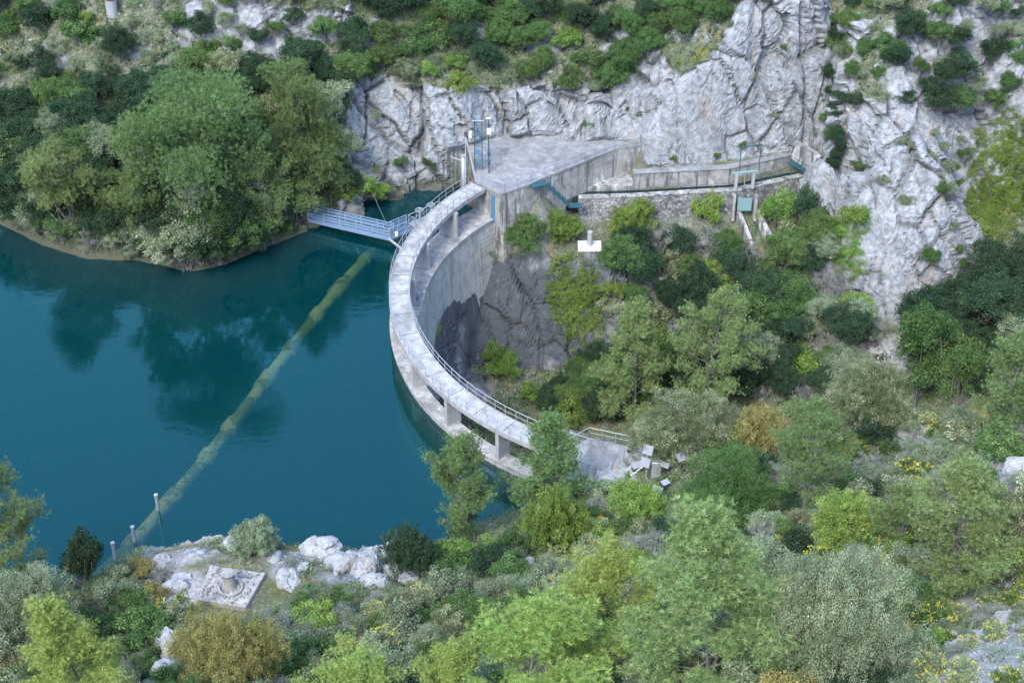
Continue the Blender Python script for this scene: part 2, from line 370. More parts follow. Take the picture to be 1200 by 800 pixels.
# near bank
crest = UL([(-90, 705, 3.6), (0, 700, 4), (60, 690, 4.2), (120, 662, 5), (165, 640, 5.2), (220, 634, 5.5), (280, 632, 5.6), (340, 640, 6), (400, 640, 6), (440, 655, 5), (480, 655, 3.2), (520, 628, 2), (560, 606, 1.3), (600, 596, 1.1), (632, 578, 1.6)])
line(crest); line(off(crest[:14], 2.4, -5.5)); line(off(crest[:14], 7, -11))
ridge = UL([(668, 556, 3.0), (700, 550, 4.6), (738, 520, 5.2), (780, 522, 7), (830, 517, 7.6), (900, 502, 8.5), (960, 482, 9), (1050, 477, 10.5), (1130, 482, 13), (1210, 490, 16), (1260, 492, 18)])
line(ridge); line(off(ridge[3:], 5, -7, 1)); line(off(ridge[4:], 10, -14, 2))
dots([(7.6, 106.5, 2.6), (4.5, 105.0, 2.5), (6, 104.3, 3.3), (9.6, 108.6, -.5), (6.5, 109.3, -4)])
dots(UL([(640, 640, 5.5), (560, 650, 4.8), (700, 590, 6.5), (712, 566, 6.3), (745, 552, 7.2), (770, 560, 7.8), (760, 640, 11), (850, 600, 12), (950, 600, 13.5), (1050, 600, 17), (1150, 600, 20), (1230, 600, 22), (1050, 530, 13), (1150, 540, 17),
      (500, 720, 9.5), (400, 720, 10), (300, 700, 9.6), (268, 684, 8.9), (268, 660, 8.0), (180, 700, 8), (80, 740, 7.6), (600, 720, 12.5), (700, 720, 16), (800, 720, 20), (900, 720, 22.5), (1000, 720, 25), (1100, 720, 27), (1230, 720, 30),
      (-60, 790, 11), (100, 790, 12.6), (300, 790, 14.5), (450, 790, 15), (600, 790, 19), (750, 790, 24), (900, 790, 29), (1050, 790, 32), (1230, 790, 35.5)]))
for x in (-130, -80, -40, 0, 40, 80, 130):
    rx = 4 * (x > 0) + abs(x) * .03
    dots([(x, 40, 36 + rx), (x, 20, 52 + rx), (x, 0, 66 + rx), (x, -40, 80), (x, 190, 26 + rx + (6 if x > 15 else 0)), (x, 220, 40 + rx), (x, 260, 52 + rx)])
dots([(-130, 97, 4), (-130, 108, -6), (-130, 125, -11), (-130, 138, -6), (-130, 148, 1), (-80, 96, 4), (-80, 108, -6), (-80, 125, -11), (-75, 139, -6), (-80, 149, 1.5), (-50, 120, -11), (-30, 122, -11), (-20, 118, -12), (-12.5, 130, -13), (-130, 75, 13), (-80, 74, 13), (-17, 140, -8), (-8, 149.5, -3),
      (130, 60, 38), (130, 90, 26), (130, 110, -10), (130, 125, -8), (130, 150, 12), (80, 60, 38), (80, 92, 22), (80, 104, -8), (80, 125, -10), (80, 140, 2), (80, 160, 16), (130, 170, 24)])
V2, E2, F2, ov, oe, of = delaunay_2d_cdt([Vector(p[:2]) for p in pts], segs, [], 0, 1e-4)
vz = []
for i, v in enumerate(V2):
    if ov[i]: vz.append(sum(pts[k][2] for k in ov[i]) / len(ov[i]))
    else:
        w = [(1 / (((p[0] - v.x) ** 2 + (p[1] - v.y) ** 2) + 1e-3) ** 2, p[2]) for p in pts]; vz.append(sum(a * b for a, b in w) / sum(a for a, b in w))
GX0, GX1, GY0, GY1, GS = -130.0, 130.0, -40.0, 260.0, .4
gx = np.arange(GX0, GX1 + GS / 2, GS); gy = np.arange(GY0, GY1 + GS / 2, GS)
Z = np.full((len(gy), len(gx)), np.nan)
for f in F2:
    a, b, c = [(V2[i].x, V2[i].y, vz[i]) for i in f[:3]]
    i0 = max(0, int((min(a[0], b[0], c[0]) - GX0) / GS)); i1 = min(len(gx) - 1, int((max(a[0], b[0], c[0]) - GX0) / GS) + 1)
    j0 = max(0, int((min(a[1], b[1], c[1]) - GY0) / GS)); j1 = min(len(gy) - 1, int((max(a[1], b[1], c[1]) - GY0) / GS) + 1)
    if i1 < i0 or j1 < j0: continue
    XX, YY = np.meshgrid(gx[i0:i1 + 1], gy[j0:j1 + 1])
    den = (b[1] - c[1]) * (a[0] - c[0]) + (c[0] - b[0]) * (a[1] - c[1])
    if abs(den) < 1e-9: continue
    l1 = ((b[1] - c[1]) * (XX - c[0]) + (c[0] - b[0]) * (YY - c[1])) / den; l2 = ((c[1] - a[1]) * (XX - c[0]) + (a[0] - c[0]) * (YY - c[1])) / den; l3 = 1 - l1 - l2
    m = (l1 >= -1e-4) & (l2 >= -1e-4) & (l3 >= -1e-4)
    Z[j0:j1 + 1, i0:i1 + 1][m] = (l1 * a[2] + l2 * b[2] + l3 * c[2])[m]
Z = np.where(np.isnan(Z), 0, Z)
def blur(A, s):
    k = np.exp(-.5 * (np.arange(-int(3 * s + 1), int(3 * s + 2)) / s) ** 2); k /= k.sum(); r = len(k) // 2
    B = np.pad(A, r, mode='edge'); B = np.apply_along_axis(lambda v: np.convolve(v, k, 'valid'), 0, B); return np.apply_along_axis(lambda v: np.convolve(v, k, 'valid'), 1, B)
XX, YY = np.meshgrid(gx, gy)
built = np.zeros_like(Z)                       # 1 where man-made work stands: no noise there
def blob(x, y, r): np.maximum(built, np.clip(1.6 - np.hypot(XX - x, YY - y) / r, 0, 1), out=built)
for i in range(len(cw) - 1):
    for t in np.linspace(0, 1, 14): blob(cw[i][0] * (1 - t) + cw[i + 1][0] * t, cw[i][1] * (1 - t) + cw[i + 1][1] * t + 1.2, 1.9)
for p in ((0, 150, 4), (5, 152, 4), (11, 155.5, 3.5), (-1.5, 154, 4), (6, 105.5, 2.6), (-19.5, 85.5, 3.2), (8, 154.5, 4)): blob(*p)
Zs = blur(Z, 1.1); Z = np.where(built > .5, blur(Z, .6), Zs)
flat = np.stack([XX.ravel(), YY.ravel(), np.zeros(XX.size)], 1)
nz = (fbm(flat, 9.0, 5, 3) * 1.5 + fbm(flat, 2.5, 3, 9) * .35).reshape(Z.shape)
nearw = np.clip(np.abs(Z) / 2.0, .25, 1)
Z = Z + nz * (1 - built) * nearw * .8
for (x, y, r_, z) in ((-19.5, 85.5, 3.3, 8.35), (6.2, 105.6, 3.6, 3.3), (7.0, 147.6, 1.6, -2.85)):
    k_ = np.clip((1.55 - np.hypot(XX - x, YY - y) / r_) * 2.2, 0, 1); Z = Z * (1 - k_) + z * k_
def zat(x, y):
    x = np.asarray(x, float); y = np.asarray(y, float)
    fx = np.clip((x - GX0) / GS, 0, len(gx) - 1.001); fy = np.clip((y - GY0) / GS, 0, len(gy) - 1.001)
    i = fx.astype(int); j = fy.astype(int); u = fx - i; v = fy - j
    return Z[j, i] * (1 - u) * (1 - v) + Z[j, i + 1] * u * (1 - v) + Z[j + 1, i] * (1 - u) * v + Z[j + 1, i + 1] * u * v
def P(px, py, t0=60.0):
    """the point of the ground seen at a place in the photograph"""
    d = ray(px, py); t = np.arange(t0, 300, .1)
    q = d[None] * t[:, None]; q[:, 2] += CAM_H
    hit = np.nonzero(q[:, 2] <= zat(q[:, 0], q[:, 1]))[0]
    k = hit[0] if len(hit) else len(t) - 1
    return tuple(q[k])
M_ground = make_terrain_mat()
# columns of the ground sheet, rows spaced along the slope so that cliffs stay finely meshed
cxs = np.arange(-62, 62.01, .23); NR = 860
ys = np.arange(38, 200.01, .1); cols = []
for x in cxs:
    z = zat(np.full_like(ys, x), ys); dz = np.abs(np.diff(z)); dy = .1
    w = np.hypot(dz * 1.15, dy); w = np.convolve(np.pad(w, 12, mode='edge'), np.ones(25) / 25, 'valid')
    mid = .5 * (ys[1:] + ys[:-1]); w = w * np.where((mid > 172), .35, 1.0) * np.where((mid > 106) & (mid < 126), .55, 1) * np.where((mid < 55), .7, 1)
    s = np.concatenate([[0], np.cumsum(w)]); cols.append(s)
cols = np.array(cols); L = cols[:, -1:]; cols = cols / L
k = np.exp(-.5 * (np.arange(-8, 9) / 4.0) ** 2); k /= k.sum()
cp = np.pad(cols, ((8, 8), (0, 0)), mode='edge'); cols = sum(k[i] * cp[i:i + len(cxs)] for i in range(17))
TV = np.zeros((len(cxs), NR, 3)); tt = np.linspace(0, 1, NR)
for i, x in enumerate(cxs):
    y = np.interp(tt, cols[i], ys); TV[i, :, 0] = x; TV[i, :, 1] = y; TV[i, :, 2] = zat(np.full(NR, x), y)
du = np.gradient(TV, axis=0); dv = np.gradient(TV, axis=1); NN = np.cross(du, dv); NN /= np.linalg.norm(NN, axis=2, keepdims=True) + 1e-9
TP = TV.reshape(-1, 3); TN = NN.reshape(-1, 3); TN[TN[:, 2] < 0] *= -1
bl = built[np.clip(((TP[:, 1] - GY0) / GS).round().astype(int), 0, len(gy) - 1), np.clip(((TP[:, 0] - GX0) / GS).round().astype(int), 0, len(gx) - 1)]
bl = bl * np.clip((4.4 - TP[:, 2]) / .8, 0, 1) * np.where((TP[:, 0] > 13.5) & (TP[:, 2] > 2.5) & (TP[:, 1] > 140), 0, 1)
bl = np.where((TP[:, 1] < 130), np.maximum(bl * 0, built[np.clip(((TP[:, 1] - GY0) / GS).round().astype(int), 0, len(gy) - 1), np.clip(((TP[:, 0] - GX0) / GS).round().astype(int), 0, len(gx) - 1)]), bl)
bl = bl * np.clip((TP[:, 2] + 3.35) / .3, 0, 1)
steep = 1 - TN[:, 2]
f1 = fbm(TP, 5.0, 5, 21, .6); f2 = fbm(TP, 1.6, 4, 33, .6)
rock = np.clip((steep + f1 * .20 + f2 * .10 - .34) / .07, 0, 1)
def rblob(px, py, r, k=1.0, ex=1.0):
    q = P(px, py); d = np.sqrt((TP[:, 0] - q[0]) ** 2 + ((TP[:, 1] - q[1]) / ex) ** 2 + (TP[:, 2] - q[2]) ** 2)
    return np.clip((1 - d / r) * 2.5 + (f1 * .9 + f2 * .9) * 1.5, 0, 1) * (d < r * 1.4) * k
for b in ((175, 700, 1.8), (340, 655, 2.2), (225, 655, 2.4), (200, 770, 2.6), (420, 668, 3), (706, 572, 2.2), (724, 560, 2.2), (190, 665, 2.5), (690, 590, 2), (1110, 90, 8), (1160, 80, 7), (1050, 170, 7), (1060, 260, 7), (1080, 330, 6), (1150, 30, 6), (1140, 130, 6), (1180, 100, 6), (1195, 45, 7), (1165, 60, 6), (1000, 350, 4), (68, 195, 3), (245, 15, 4), (290, 25, 4), (330, 40, 3), (160, 60, 2), (60, 70, 2.5), (700, 315, 3), (725, 300, 2), (960, 300, 3), (710, 120, 3), (1195, 555, 3), (600, 140, 4), (650, 140, 5), (700, 140, 4), (560, 300, 4), (552, 310, 3.5), (575, 290, 3), (530, 350, 4), (110, 100, 2), (200, 95, 1.6), (20, 120, 2), (350, 75, 2), (640, 50, 2), (430, 60, 2), (560, 30, 2)):
    rock = np.maximum(rock, rblob(*b))
rock = rock * (1 - .9 * bl)
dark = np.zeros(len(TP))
for b in ((560, 340, 8), (600, 380, 8), (650, 345, 8), (560, 400, 6), (660, 400, 5), (530, 380, 5), (600, 420, 6), (685, 350, 6), (540, 310, 5), (600, 310, 5), (560, 300, 4), (548, 325, 4), (520, 400, 4)): dark = np.maximum(dark, rblob(*b))  # dark gorge rock; blobs by the dam joint put its shadow into the colour
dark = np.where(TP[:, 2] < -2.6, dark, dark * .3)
gravel = np.zeros(len(TP))
for b in ((1150, 770, 5), (1190, 750, 6), (1120, 785, 5), (1160, 795, 5), (1190, 720, 3), (1100, 545, 3), (1160, 540, 3), (1200, 545, 4), (1070, 520, 2.5), (200, 690, 2.6), (1050, 425, 4), (1000, 405, 3), (350, 660, 2), (1030, 655, 1.6), (1170, 700, 3), (150, 660, 2.5)): gravel = np.maximum(gravel, rblob(*b))
ri = np.nonzero(rock > .02)[0]; Q = TP[ri]
wr = Q + np.stack([fbm(Q, 3, 3, s) for s in (51, 52, 53)], 1) * .45
Qs = wr * np.array([1.0, 1.0, .42]); Qs[:, 0] += wr[:, 2] * .25      # slabs taller than wide, leaning a little
h0, c0 = facets(Qs, 8.5, 400, .9)
h1, c1 = facets(Qs, 4.2, 100, .9); h2, c2 = facets(Qs, 1.7, 200, 1.0); h3, c3 = facets(wr, .75, 300, 1.0)
rid = 1 - np.abs(fbm(Q, 6.0, 5, 77, .55)) * 2
amp = np.clip(steep[ri] * 2.2, .35, 1.0)
D = amp * (h0 * 1.9 + h1 * .75 + h2 * .30 + h3 * .10 + rid * .12 - .2) - (1 - c2) * .16 * amp - (1 - c1) * .45 * amp - (1 - c0) * .7 * amp + fbm(Q, .8, 4, 88) * .05
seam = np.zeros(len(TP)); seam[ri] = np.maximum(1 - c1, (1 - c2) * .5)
disp = np.zeros(len(TP)); disp[ri] = D * rock[ri]
disp *= (1 - bl)
disp *= 1 - .4 * dark
disp += (1 - rock) * fbm(TP, .9, 3, 61) * .10 * (1 - bl)
# keep the rock off the dam itself
rd = np.hypot(TP[:, 0] - CX, TP[:, 1] - CY); disp *= np.clip(np.abs(rd - 25.8) / 3.0, .15, 1)
TP = TP + TN * disp[:, None]
nc = len(cxs); idx = np.arange(nc * NR).reshape(nc, NR)
TF = np.stack([idx[:-1, :-1], idx[1:, :-1], idx[1:, 1:], idx[:-1, 1:]], -1).reshape(-1, 4)
lake = (np.hypot(TP[:, 0] - CX, TP[:, 1] - CY) > 26) & (TP[:, 0] < 8) & (TP[:, 1] > 84)
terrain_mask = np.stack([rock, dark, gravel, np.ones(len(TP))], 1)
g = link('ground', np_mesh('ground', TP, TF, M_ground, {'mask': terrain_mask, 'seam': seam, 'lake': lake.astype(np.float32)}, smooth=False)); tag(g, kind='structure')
TPm = TP.reshape(nc, NR, 3)
# the wider hills round the site
hx = np.arange(-520, 521, 8.0); hy = np.arange(-260, 620, 8.0); HX, HY = np.meshgrid(hx, hy)
over = np.hypot(np.maximum(np.abs(HX) - 120, 0), np.maximum(np.maximum(-35 - HY, HY - 255), 0))
HZ = zat(np.clip(HX, -125, 125), np.clip(HY, -38, 258)) + 18 * fbm(np.stack([HX.ravel(), HY.ravel(), 0 * HX.ravel()], 1), 70, 4, 5).reshape(HX.shape) * np.clip(over / 40, 0, 1) + np.clip(over, 0, 200) * .04
HZ = np.where((HY > 100) & (HY < 138) & (HX < -60), -8, HZ)
ins = (np.abs(HX) < 56) & (HY > 44) & (HY < 192); HZ = np.where(ins, HZ - 30, HZ - 1.0)
hi = np.arange(HX.size).reshape(HX.shape); HF = np.stack([hi[:-1, :-1], hi[:-1, 1:], hi[1:, 1:], hi[1:, :-1]], -1).reshape(-1, 4)
hv = np.stack([HX.ravel(), HY.ravel(), HZ.ravel()], 1)
hr = np.clip(fbm(hv, 20, 4, 8) * 3, 0, 1)
hm = link('hills', np_mesh('hills', hv, HF, M_ground, {'mask': np.stack([hr, hr * 0, hr * 0, hr * 0 + 1], 1), 'lake': hr * 0}, True)); tag(hm, kind='structure')
# ------------------------------------------------------------------ materials of the built things
M_deck = make_concrete('deck_concrete', (.44, .44, .42), (.21, .21, .205), .15, 0, .45, .35)
M_fascia = make_concrete('fascia_concrete', (.38, .38, .375), (.25, .25, .25), .35, 0, .2, .2)
M_pier = make_concrete('pier_concrete', (.36, .37, .37), (.26, .27, .275), .2, 0, .1, .1)
M_arch = make_concrete('arch_concrete', (.46, .45, .415), (.29, .29, .265), .45, .5, .2, .4)
M_crest = make_concrete('crest_concrete', (.42, .41, .385), (.18, .175, .165), .1, 0, .6, .5)
M_block = make_concrete('weathered_concrete', (.40, .39, .36), (.17, .17, .17), .9, 0, .55, .9)
M_plat = make_concrete('plateau_concrete', (.29, .293, .29), (.155, .16, .162), .0, 0, .6, .3)
M_mason = make_masonry()
M_panel = make_paint('solar_panel_grey', (.15, .17, .19), .3, .2, .15)
M_rough = make_concrete('rough_concrete', (.30, .297, .285), (.13, .13, .127), .0, 0, .6, .3)
M_galv = make_paint('galvanised_steel', (.34, .365, .39), .45, .35, .2)
M_bluesteel = make_paint('blue_grey_steel', (.17, .26, .38), .5, .1, .25, (.16, .2, .25))
M_teal = make_paint('teal_paint', (.025, .085, .10), .5, 0, .3, (.12, .12, .11))
M_teal2 = make_paint('pale_teal_paint', (.18, .29, .29), .55, 0, .35, (.2, .25, .22))
M_bluep = make_paint('faded_blue_paint', (.07, .18, .30), .6, 0, .6, (.25, .25, .25))
M_white = make_paint('white_paint', (.60, .61, .62), .5, 0, .1)
M_dkmetal = make_paint('dark_metal', (.05, .06, .075), .4, .4, .2)
M_glass = make_paint('panel_glass', (.10, .13, .18), .12, 0, .0)
M_rust = make_paint('rusty_red_steel', (.16, .05, .035), .7, .1, .5, (.08, .04, .03))
M_algae, _nt, _o = mat('algae_pipe')
_f = noise(_nt, .35, 4, .6); _f2 = noise(_nt, 3, 5, .7)
bsdf(_nt, _o, mix(_nt, step(_nt, mth(_nt, 'ADD', mth(_nt, 'MULTIPLY', _f, .7), mth(_nt, 'MULTIPLY', _f2, .3)), .46, .54), (.50, .46, .17), (.19, .185, .015)), .9, _f2, .05)
M_water = make_water()
M_pondw, _nt, _o = mat('canal_water'); bsdf(_nt, _o, (.01, .02, .02), .06, noise(_nt, 3), .01, .3, spec=.5)
M_bark = make_bark('grey_bark', (.10, .09, .085), (.24, .23, .22))

# ------------------------------------------------------------------ the lake
lp = [pol(26.0, a, 0)[:2] for a in np.arange(140.5, 247.1, 3)]
poly = lp + [(5.3, 103.4), (-3, 98.3), (-20, 91.5), (-38, 86.5), (-60, 84), (-300, 84), (-300, 158), (-60, 158), (-20, 160), (-4.5, 158)]
wm = MB().prism(list(reversed(poly)), -14, 0.0)
w = wm.build('lake_water', M_water); tag(w, kind='structure')

# ------------------------------------------------------------------ the arch dam
PIERS = [148.5, 162.4, 176.3, 190.2, 204.1, 217.2, 230.6, 244.0]
dam = thing('arch_dam', pol(25.8, 190, 0), 'curved pale concrete arch dam with a narrow crest holding back the teal lake', 'dam')
def INNER(a): return 1.5 * min(1, max(0, (a - 178) / 20))
def arc_solid(r0, r1, z0, z1, a0, a1, st=1.5, batter=0.0, taper=False):
    m = MB(); A = np.arange(a0, a1 + 1e-6, (a1 - a0) / max(1, round((a1 - a0) / st))); n = len(A)
    vs = []
    for a in A:
        ri_ = r0 + (INNER(a) if taper else 0)
        vs += [pol(ri_ - batter, a, z0), pol(r1, a, z0), pol(r1, a, z1), pol(ri_, a, z1)]
    fs = []
    for i in range(n - 1):
        for k in range(4): fs.append((i * 4 + k, i * 4 + (k + 1) % 4, (i + 1) * 4 + (k + 1) % 4, (i + 1) * 4 + k))
    fs += [(3, 2, 1, 0), tuple((n - 1) * 4 + k for k in range(4))]
    return m.add(vs, fs)
arc_solid(24.55, 27.15, -17, .46, 135, 249, 1.5, .9, True).build('arch_wall', M_arch, dam)
# crest slab, its surface worn and slightly lower between the second and third pier
cm = MB()
for a0, a1, zt in ((135, 172, .72), (172, 178.5, .55), (178.5, 249, .72)):
    q = arc_solid(24.42, 27.3, .46 + .004, zt, a0, a1, 1.5, 0, True); cm.add(q.v, q.f)
cm.build('crest', M_crest, dam, bevel=.02)
for a in PIERS:
    m = MB(); rz = R(a)
    zt = 3.62
    m.box(pol(26.05 + INNER(a) * .2, a, (.5 + zt) / 2), (2.1 - INNER(a) * .4, .38, zt - .5), rz)
    o = m.build('pier', M_pier, dam, bevel=.02)
# ------------------------------------------------------------------ walkway over the dam
A0, A1 = 137.4, 247.4
wk = thing('walkway', pol(26.2, 190, 4.0), 'curved elevated concrete walkway with thin metal railings above the dam crest', 'walkway')
dk = arc_solid(25.42, 27.1, 3.72, 3.97, A0, A1).build('deck', M_deck, wk)
arc_solid(25.3, 25.42, 3.55, 4.02, A0, A1).build('edge_beam', M_fascia, wk)
arc_solid(27.1, 27.22, 3.55, 4.02, A0, A1).build('edge_beam', M_fascia, wk)
def arc_rail(r, z, a0, a1, rad, n=6): return MB().tube([pol(r, a, z) for a in np.arange(a0, a1 + .01, (a1 - a0) / round((a1 - a0) / 1.6))], rad, n)
for r, nm, hv in ((25.36, 'downstream', 1), (27.16, 'lakeside', 0)):
    rl = arc_rail(r, 5.0, A0 + (1.5 if not hv else 0), A1, .034 if hv else .028).build('railing', M_galv, wk)
    rl['label'] = 'railing on the downstream edge' if hv else 'railing on the lake edge'
    arc_rail(r, 4.5, A0 + (1.5 if not hv else 0), A1, .022 if hv else .014).build('mid_rail', M_galv, rl)
    stp = 2.6 if hv else 2.5
    for a in np.arange(A0 + 1, A1, stp):
        MB().tube([pol(r, a, 3.98), pol(r, a, 5.0)], .03 if hv else .026, 5).build('post', M_galv, rl)
for k, a in enumerate(np.arange(141.5, 247, 6.95)):
    MB().bar(pol(25.45, a, 3.972), pol(27.08, a, 3.972), .05, .012).build('expansion_joint', M_dkmetal, wk)
for k, a in enumerate(np.arange(142, 178, 6.95)):
    MB().bar(pol(24.5, a, .723), pol(27.25, a, .723), .05, .012).build('crest_joint', M_dkmetal, dam)
    MB().bar(pol(24.545, a, .40), pol(23.66, a, -16.5), .05, .02).build('wall_joint', M_pier, dam)
# small hoist on the crest under the walkway
hoist = thing('crest_hoist', pol(24.9, 174.6, .6), 'small grey hoist frame with a blue valve on the dam crest under the walkway', 'hoist')
m = MB()
for da, r in ((-1.4, 24.7), (1.4, 24.7), (-1.4, 25.3), (1.4, 25.3)): m.tube([pol(r, 174.6 + da, .56), pol(r, 174.6 + da, 1.7)], .045, 5)
m.bar(pol(24.7, 173.2, 1.7), pol(24.7, 176, 1.7), .09); m.bar(pol(25.3, 173.2, 1.7), pol(25.3, 176, 1.7), .09); m.build('frame', M_galv, hoist)
MB().box(pol(25.0, 174.6, 1.0), (.4, .45, .5), R(174.6)).build('gearbox', M_bluesteel, hoist, bevel=.04)
MB().ring(pol(25.0, 174.6, 1.85), .3, .025).build('handwheel', M_bluep, hoist)

# ------------------------------------------------------------------ left abutment block and plateau
UX = lambda px, py, z: U(px, py, z)
PZ = 4.1
fp = [UX(558, 212, PZ), UX(574.5, 221, PZ), UX(590, 226, PZ), UX(621, 215, PZ), UX(637, 207.5, PZ), UX(721, 174, PZ), UX(751.5, 170, PZ), UX(751, 158, PZ), (11.8, 162, PZ), (-5.2, 163.5, PZ), UX(553, 192, PZ)]
blk = thing('abutment_block', (2, 150, -3), 'big stained concrete abutment block with a flat grey plateau between dam and canal', 'abutment')
MB().prism([p[:2] for p in fp], -9.5, PZ - .30).build('block_wall', M_block, blk)
slab_poly = [Vector(p) for p in fp]; cen = sum((Vector(p) for p in fp), Vector()) / len(fp)
so_ = [(v + (v - cen).normalized() * .12) for v in slab_poly]
MB().prism([(v.x, v.y) for v in so_], PZ - .298, PZ).build('plateau_slab', M_plat, blk, bevel=.02)
# blue painted strip with ladder on the wall by the dam
pA, pB = Vector(fp[1]), Vector(fp[2]); nrm = Vector((pB.y - pA.y, -(pB.x - pA.x), 0)).normalized()
def onw(a, b, t, z, o=.03): v = Vector(a).lerp(Vector(b), t); n = Vector((b[1] - a[1], -(b[0] - a[0]), 0)).normalized(); return (v.x + n.x * o, v.y + n.y * o, z)
gt = MB().bar(onw(pA, pB, .25, .2, .05), onw(pA, pB, .25, 3.5, .05), .5, .06).build('blue_guide', M_bluep, blk)
for k in range(9):
    z = .4 + k * .36; MB().bar(onw(pA, pB, .12, z, .12), onw(pA, pB, .40, z, .12), .035).build('rung', M_bluep, gt)
# railing round the plateau
prl = thing('plateau_railing', (2, 148, PZ), 'grey two-bar metal railing along the front edge of the concrete plateau', 'railing')
def rail_run(pts_, parent, z0, h=1.0, sp=1.4, mat_=None, r=.042, ends=True, mids=1, name='post'):
    mat_ = mat_ or M_galv
    pp = [Vector(p) for p in pts_]
    MB().tube([p + Vector((0, 0, h)) for p in pp], r, 6).build('top_rail', mat_, parent)
    for k in range(mids):
        MB().tube([p + Vector((0, 0, h * (k + 1) / (mids + 1))) for p in pp], r * .7, 5).build('mid_rail', mat_, parent)
    for a, b in zip(pp[:-1], pp[1:]):
        n = max(1, round((b - a).length / sp))
        for i in range(n + (1 if (ends and b is pp[-1]) else 0)):
            q = a.lerp(b, i / n); MB().tube([q, q + Vector((0, 0, h))], r * .9, 5).build(name, mat_, parent)
inn = [Vector(p) + (cen - Vector(p)).normalized() * .18 for p in fp]
rail_run([inn[1], inn[2], inn[3]], prl, PZ)
rail_run([inn[4], inn[5], inn[6], inn[7]], prl, PZ)
# teal steel stair down the front wall
st = thing('steel_stair', UX(655, 235, 1), 'teal steel stair with landings running down the stained plateau wall to the canal', 'stair')
fa, fb = Vector(fp[4]), Vector(fp[5]); fd = (fb - fa).normalized(); fn = Vector((fd.y, -fd.x, 0)).normalized()
if fn.y > 0: fn = -fn
L0, L1 = Vector(UX(622, 217, PZ)), Vector(UX(639, 213, PZ))
s0 = L1; s1 = Vector(UX(668, 240, 1.05))
m = MB(); m.bar(L0 + Vector((0, 0, -.1)), L1 + Vector((0, 0, -.1)), .9, .1); m.build('upper_landing', M_teal, st)
sd = (s1 - s0); hd = Vector((sd.x, sd.y, 0)).normalized(); sn = Vector((hd.y, -hd.x, 0))
for sgn in (-.4, .4): MB().bar(s0 + sn * sgn + Vector((0, 0, -.1)), s1 + sn * sgn + Vector((0, 0, -.1)), .06, .26).build('stringer', M_teal, st)
for k in range(15):
    q = s0.lerp(s1, (k + .5) / 15); MB().box(q, (.24, .78, .04), math.atan2(hd.y, hd.x)).build('tread', M_teal, st)
MB().box(s1 + Vector((.55, .05, -.08)), (1.3, .9, .08), 0).build('lower_landing', M_teal, st)
for sgn in (-.4, .4):
    hr_ = MB().tube([L0 + sn * sgn + Vector((0, 0, 1)), s0 + sn * sgn + Vector((0, 0, 1)), s1 + sn * sgn + Vector((0, 0, 1))], .025, 5).build('handrail', M_galv, st)
    for k in range(6):
        q = s0.lerp(s1, k / 5) + sn * sgn; MB().tube([q, q + Vector((0, 0, 1))], .022, 5).build('post', M_galv, hr_)

# ------------------------------------------------------------------ lattice mast, pole and strut at the back of the plateau
tw = thing('gauge_mast', UX(562, 205, PZ - 1), 'slim blue green lattice mast with a small panel on top behind the walkway end', 'mast')
b = Vector(UX(561, 206, 3.2)); H_ = 6.4
m = MB()
for sx in (-.38, .38):
    for sy in (-.38, .38): m.bar(b + Vector((sx, sy, 0)), b + Vector((sx, sy, H_)), .07)
m.build('upright_frame', M_teal, tw)
m = MB()
for k in range(8):
    z0, z1 = k * H_ / 8, (k + 1) * H_ / 8; s_ = -1 if k % 2 else 1
    for sy in (-.38, .38): m.bar(b + Vector((-.38 * s_, sy, z0)), b + Vector((.38 * s_, sy, z1)), .04)
    for sx in (-.38, .38): m.bar(b + Vector((sx, -.38 * s_, z0)), b + Vector((sx, .38 * s_, z1)), .04)
    for sy in (-.38, .38): m.bar(b + Vector((-.38, sy, z1)), b + Vector((.38, sy, z1)), .04)
m.build('bracing', M_bluep, tw)
MB().box(b + Vector((0, -.3, H_ + .12)), (1.1, .9, .06), 0, Matrix.Rotation(R(-28), 3, 'X')).build('panel', M_galv, tw)
MB().box(b + Vector((-.1, -.42, 3.0)), (.35, .2, .5)).build('control_box', M_bluep, tw, bevel=.02)
m2 = thing('instrument_post', UX(572, 200, PZ), 'thin dark post carrying a white box and a camera beside the lattice mast', 'post')
b = Vector(UX(573, 203, PZ)); MB().tube([b, b + Vector((0, 0, 6.4))], .06, 6).build('pole', M_teal, m2)
MB().box(b + Vector((.05, -.2, 4.9)), (.42, .28, .62)).build('white_box', M_white, m2, bevel=.03)
MB().bar(b + Vector((-.5, 0, 6.2)), b + Vector((.5, 0, 6.2)), .05).build('cross_arm', M_galv, m2)
MB().box(b + Vector((0, -.15, 6.35)), (.45, .2, .16)).build('camera', M_white, m2, bevel=.03)
for z in (1.3, 2.3): MB().box(b + Vector((.02, -.12, z)), (.3, .25, .45)).build('junction_box', M_teal, m2, bevel=.02)
m3 = thing('float_pipe', UX(546, 232, .5), 'thick grey vertical pipe rising beside the curved walkway', 'pipe')
b = Vector(UX(543.5, 222, 1.6)); MB().tube([b + Vector((0, 0, -3)), b + Vector((0, 0, 3.9))], .24, 12).build('tube', M_galv, m3, smooth=True)
MB().tube([b + Vector((0, 0, 3.3)), b + Vector((-1.2, .5, 3.5))], .06, 6).build('bracket', M_galv, m3)
MB().tube([b + Vector((0, 0, 3.9)), b + Vector((0, 0, 4.0))], .3, 12).build('collar', M_galv, m3)
m4 = thing('leaning_strut', UX(557, 205, 4), 'pale slanted steel beam leaning between grey pipe and lattice mast', 'strut')
MB().bar(UX(557, 206, 3.9), Vector(UX(546, 206, 3.9)) + Vector((.0, .8, 4.0)), .16, .12).build('beam', M_galv, m4)
MB().bar(UX(545.5, 215, 3.2), Vector(UX(546, 206, 3.9)) + Vector((.0, .8, 4.0)), .09).build('brace', M_galv, m4)
